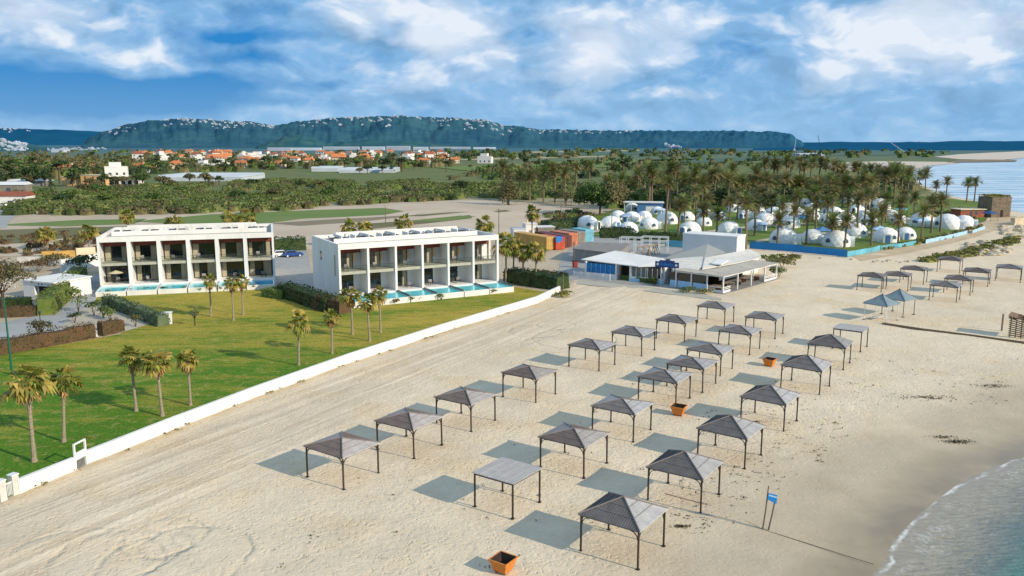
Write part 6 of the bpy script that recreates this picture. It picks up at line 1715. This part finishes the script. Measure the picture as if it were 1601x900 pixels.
vill = [(100,270,1,1.15,'orange hip roofed house at the left end of the village'),(133,266,1,1.1,'orange roofed long house second from the left in the village'),(182,276,3,1.25,'white cubic house in front at the left of the village'),(215,266,0,1.0,'orange roofed house above the left end of the big greenhouse'),(236,270,1,.9,'white walled low house just left of the big greenhouse'),
        (275,263,0,1.1,'orange roofed house with gabled wing behind the big greenhouse'),(315,266,3,1.05,'white flat roofed house behind the big greenhouse, left of two'),(344,266,3,1.2,'white flat roofed house behind the big greenhouse, right of two'),(400,256,1,1.3,'large orange roof on the rise above the right end of the greenhouse'),(431,263,0,1.1,'orange roofed house right of the big greenhouse'),(375,262,4,1,'orange gabled house behind the right end of the greenhouse'),
        (347,254,1,1.2,'broad orange roof in the village centre, high up'),(482,256,0,1.1,'dull orange roofed house in the middle of the village'),(506,257,1,1.1,'orange roof next to the second greenhouse, left'),(578,253,0,1.0,'orange roofed house behind the second greenhouse'),(631,253,2,1.2,'tall red roofed house at the right of the village'),(661,256,1,1.2,'wide orange roof at the right end of the village'),
        (712,255,4,1.0,'small pale house right of the village'),(757,255,3,1.4,'white flat house far right of the village, before the fields'),(690,253,4,1.0,'red gabled house just left of the small pale house')]
for i,(px,py,k,s,lab) in enumerate(vill):
    x, y = G(px,py); o = HS[k] if k not in hu else copy_tree(HS[k]); hu.add(k)
    o.location = (x,y,0); o.scale = (s,s,s); o.rotation_euler = (0,0,R([-12,8,20,-25,0,14][i % 6])); tag(o, lab, 'house', 'village houses')
rv = random.Random(14); ex = sorted((rv.uniform(205,700), rv.uniform(239,255)) for _ in range(74))
for i,(px,py) in enumerate(ex):
    k = rv.choice((0,1,1,4,4,2,3)); x, y = G(px,py); o = HS[k] if k not in hu else copy_tree(HS[k]); hu.add(k); s = rv.uniform(.95,1.5)
    o.location = (x,y,0); o.scale = (s,s,s); o.rotation_euler = (0,0,rv.uniform(-.6,.6)); tag(o, 'small house half hidden by trees in the rear of the village, %s from the left' % ordinal(i), 'house', 'houses in the rear of the village')
def long_shed(lab, x0, x1, py, d, h, m, name='greenhouse', n=4):
    a, b_ = Vector(G(x0,py)), Vector(G(x1,py)); w = (b_-a).length
    t = thing(name, lab, name.replace('_',' '), (a.x,a.y), math.atan2(*(b_-a).yx))
    b = MB(); b.box(0,w,0,d,-.1,h); b.build('wall', K[m], t); r = MB()
    for k in range(n): y0, y1 = k*d/n, (k+1)*d/n; r.add([(-.3,y0,h+.003),(w+.3,y0,h+.003),(w+.3,(y0+y1)/2,h+1.3),(-.3,(y0+y1)/2,h+1.3),(w+.3,y1,h+.003),(-.3,y1,h+.003)],[(0,1,2,3),(3,2,4,5),(0,3,5),(1,4,2)])
    r.build('roof', K[m], t); return t
long_shed('big pale blue grey greenhouse roof in front of the village', 246, 379, 283, 50, 2.6, 'greenhouse', n=8)
long_shed('second long white greenhouse right of the village centre', 530, 615, 270, 40, 2.4, 'greenhouse', n=6)
long_shed('short pale shed left of the second greenhouse', 487, 528, 268, 25, 3, 'greenhouse', 'farm_shed', 4)
x, y = G(122,291); t = thing('peach_house', 'peach coloured two storey building with brown strips, at the left', 'building', (x,y), R(-6))
b = MB(); b.box(-11,2,2,9,-.2,5.2); b.box(2.003,14,0,9,-.2,6.2); b.build('wall', K['peach'], t); b = MB(); b.box(-11.3,1.99,1.7,9.3,5.203,5.5); b.box(1.9,14.3,-.3,9.3,6.203,6.5); b.build('roof', K['cream'], t)
for xx in (4.2,9.0): b = MB(); b.box(xx,xx+1.1,-.05,-.003,.2,5.6); b.build('brown_strip', K['red_wood'], t)
b = MB(); b.box(-6,-4,1.95,1.997,1,3); b.build('window', K['window'], t)
x, y = G(182,288); t = thing('arcaded_house', 'low white arcade with dark openings below the white cubic house', 'building', (x,y), R(0))
b = MB(); b.box(-14,14,1,6,-.2,3.0); b.build('wall', K['house_white'], t)
for k in range(7): b = MB(); b.box(-13+k*3.9,-10.6+k*3.9,.96,.997,0,2.4); b.build('opening', K['dark_in'], t)
for i,(px,py,w,h,m,lab) in enumerate([(10,300,16,5,'grey_c','grey flat roofed shed at the far left edge'),(40,291,22,4,'grey_wall','long grey shed left of the peach building'),(12,322,12,5.5,'house_white','small white house with dull red roof at the left edge'),(5,283,20,5,'grey_c','grey house in dark trees at the far left edge')]):
    x, y = G(px,py); t = thing('farm_building', lab, 'building', (x,y+2), R(5)); b = MB(); b.box(-w/2,w/2,0,8,-.2,h*.7); b.build('wall', K[m], t)
    r = MB(); r.add([(-w/2-.4,-.5,h*.7+.003),(w/2+.4,-.5,h*.7+.003),(w/2+.4,4,h),(-w/2-.4,4,h),(w/2+.4,8.5,h*.7+.003),(-w/2-.4,8.5,h*.7+.003)],[(0,1,2,3),(3,2,4,5),(0,3,5),(1,4,2)]); r.build('roof', K['tile_dark'] if i == 2 else K['block'], t)
    b = MB(); b.box(-1,1,-.05,-.003,.1,2); b.build('door', K['window'], t)
sheet('road', PX((-60,345),(-20,330),(20,326),(38,330),(15,345),(10,356),(-60,366)), .08, K['road'])
# village trees
TP = [make_tree('village_tree', 101, 9, 9, 'broad', ('leaf_dark','bark'), 420, 1.1), make_tree('village_tree', 102, 13, 9, 'pine', ('leaf_dark','bark'), 420, 1.1), make_tree('village_tree', 103, 7, 8, 'broad', ('leaf_olive','bark'), 380, 1.0), make_tree('village_tree', 104, 11, 5, 'cone', ('leaf_dark','bark'), 300, .9), make_tree('village_tree', 105, 8, 10, 'broad', ('leaf','bark'), 420, 1.0)]
tu = set(); rt = random.Random(77)
spots = [('in the dark trees left of the village', [(rt.uniform(0,95), rt.uniform(262,296)) for _ in range(30)]), ('between the houses of the village', [(rt.uniform(140,700), rt.uniform(246,272)) for _ in range(74)]),
         ('at the edge of the scrub before the greenhouse', [(rt.uniform(60,400), rt.uniform(286,294)) for _ in range(20)]), ('in the far fields right of the village', [(rt.uniform(690,1000), rt.uniform(250,282)) for _ in range(34)])]
for txt, lst in spots:
    lst.sort()
    for i,(px,py) in enumerate(lst):
        k = rt.choice((0,0,1,2,2,3,4)); o = TP[k] if k not in tu else copy_tree(TP[k]); tu.add(k); x, y = G(px,py); s = rt.uniform(.7,1.25)
        o.location = (x,y,0); o.scale = (s,s,s*rt.uniform(.85,1.1)); o.rotation_euler = (0,0,rt.uniform(0,6.28)); tag(o, 'tree %s, %s from the left' % (txt, ordinal(i)), 'tree', 'trees '+txt)

# ------------------------------------------------------------------ far hillside towns
def block_mesh(seed):
    r = random.Random(seed); b = MB(); w, d, h = r.uniform(14,24), r.uniform(10,16), r.uniform(8,15)
    b.box(-w/2,w/2,0,d,-14,h); b.box(-w*.2,w*.25,2,d-2,h,h+3); b.box(-w/2-.2,w/2+.2,-1.0,-.01,h*.3,h*.4); b.box(w/2+.01,w/2+w*.4,2,d,-14,h*.65)
    b.box(-w*.36,-w*.16,-.3,-.02,h*.5,h*.85); b.box(w*.1,w*.3,-.3,-.02,h*.5,h*.85)
    me = bpy.data.meshes.new('hill_house'); me.from_pydata(b.v,[],b.f); me.materials.append(K['far_white']); return me
BM_ = [block_mesh(s) for s in range(6)]
rh = random.Random(31)
def hilltown(n, px0, px1, t0, t1, txt, ridge=RIDGE, d0=3500., d1=5200., s0=.30, s1=.62, rough=1.0, name='hill_house', grp='white houses on the hills'):
    for i in range(n):
        px = rh.uniform(px0,px1); p = hill_pt(px, rh.uniform(t0,t1), ridge, d0, d1, rough)
        o = bpy.data.objects.new(name, BM_[rh.randrange(6)]); COL.objects.link(o); s = rh.uniform(s0,s1)
        o.location = p; o.scale = (s,s,s); o.rotation_euler = (0,0,rh.uniform(-.5,.5)); tag(o, txt, 'house', grp+' '+txt[:0]+txt)
hilltown(95,272,440,.50,.86,'tiny white house in the row along the left hilltop')
hilltown(16,190,236,.5,.88,'tiny white house on the left shoulder of the hill')
hilltown(38,478,590,.5,.85,'tiny white house in the row along the middle hilltop')
hilltown(18,618,690,.6,.86,'tiny white house on the highest crest')
hilltown(62,692,785,.36,.84,'tiny white house in the town on the right part of the middle hill')
hilltown(40,790,985,.46,.84,'tiny pale house along the right lower crest')
hilltown(16,586,618,.34,.8,'tiny white house in the strip going down the middle hillside')
hilltown(5,1028,1066,.02,.10,'low white building at the foot of the right hill', s0=.5, s1=.9)
LT = [(-400,208),(-60,213),(15,217),(50,223),(95,229)]
hill('town_mound', LT, 2300, 3000, K['hill_hazed'], 5, 12, .3)
hilltown(100,-20,62,.05,.98,'small white house in the crowded town at the far left edge', LT, 2300, 3000, .30, .55, .3, 'town_house', 'white houses of the far left town')
for i in range(44):
    px = rh.uniform(50,172); x, y = G(px, rh.uniform(231,235)); o = bpy.data.objects.new('town_house', BM_[rh.randrange(6)]); COL.objects.link(o); s = rh.uniform(.25,.5)
    o.location = (x,y,0); o.scale = (s,s,s*.8); o.rotation_euler = (0,0,rh.uniform(-.3,.3)); tag(o, 'small white building in the long pale row at the foot of the left hill', 'house', 'white row below the left hill')
hilltown(16,5,75,.5,.95,'tiny pale house on the far blue ridge at the left', [(-400,206),(-100,200),(30,202),(110,204),(190,207),(260,212),(330,224)], 7000, 9000, .6, 1.1)
for i,(x0,x1,py,h) in enumerate([(418,455,235.5,8),(458,500,235,7),(505,560,234,9),(566,600,234.5,10),(604,640,235,12),(646,668,238,12),(672,735,233,7),(565,660,231.5,8),(740,775,233,6),(80,100,238,7),(1028,1068,230.5,9),(1250,1290,245,5),(1545,1575,226,16)]):
    long_shed('long pale industrial shed at the foot of the hills, %s from the left' % ordinal(sorted([418,458,505,566,604,646,672,565,740,80,1028,1250,1545]).index(x0)), x0, x1, py, 30, h, 'far_white', 'industrial_shed', 3)
for i in range(14):
    px = [1500,1508,1515,1521,1526,1533,1538,1544,1549,1556,1563,1420,1480,1590][i]; y = 8200; x = (px-800.5)/F_PX/math.cos(PITCH)*y*1.0
    o = bpy.data.objects.new('distant_tower', BM_[i % 6]); COL.objects.link(o); o['kind'] = ''; del o['kind']; mt = o.data
    s = rh.uniform(.8,1.5); o.location = (x,y,10); o.scale = (s*1.2,s,s*rh.uniform(.9,1.5)); tag(o, 'hazy tower block on the far right horizon', 'building', 'far towers on the horizon')
    
def crane(lab, px0, py0, px1, py1, m):
    x, y = G(px0,py0); t = thing('crane', lab, 'crane', (x,y)); h = height_to(x,y,py1); dx = (px1-px0)/F_PX*y
    b = MB(); n = 10
    for s in (-1,1):
        b.beam((s*1.0,0,0),(dx+s*.4,0,h),.5,.5,)
    for k in range(n): u, v = k/n, (k+1)/n; b.beam((dx*u-1+.6*u,0,h*u),(dx*v+1-.6*v,0,h*v),.3,.3)
    b.build('boom', m, t); b = MB(); b.cbox(0,0,-.2,6,4,4); b.cbox(-2,0,3.803,3,3,2); b.build('cab', m, t)
crane('dark leaning crane boom on the plain before the right end of the hill', 1284,236,1277,211, K['pole_dark'])
crane('pale long crane boom leaning left over the far plain', 1420,241,1392,223, K['far_white'])
crane('thin pale mast on the plain at the foot of the right hill end', 1242,235,1244,210, K['far_white'])
# ------------------------------------------------------------------ render settings
for o in bpy.data.objects:
    for k in ('_h', 'used'):
        if k in o.keys(): del o[k]
scene.view_settings.view_transform = 'Standard'; scene.view_settings.look = 'None'
scene.view_settings.exposure = 0; scene.view_settings.gamma = 1
scene.render.engine = 'CYCLES'
scene.cycles.max_bounces = 6; scene.cycles.transparent_max_bounces = 8
scene.cycles.use_denoising = True
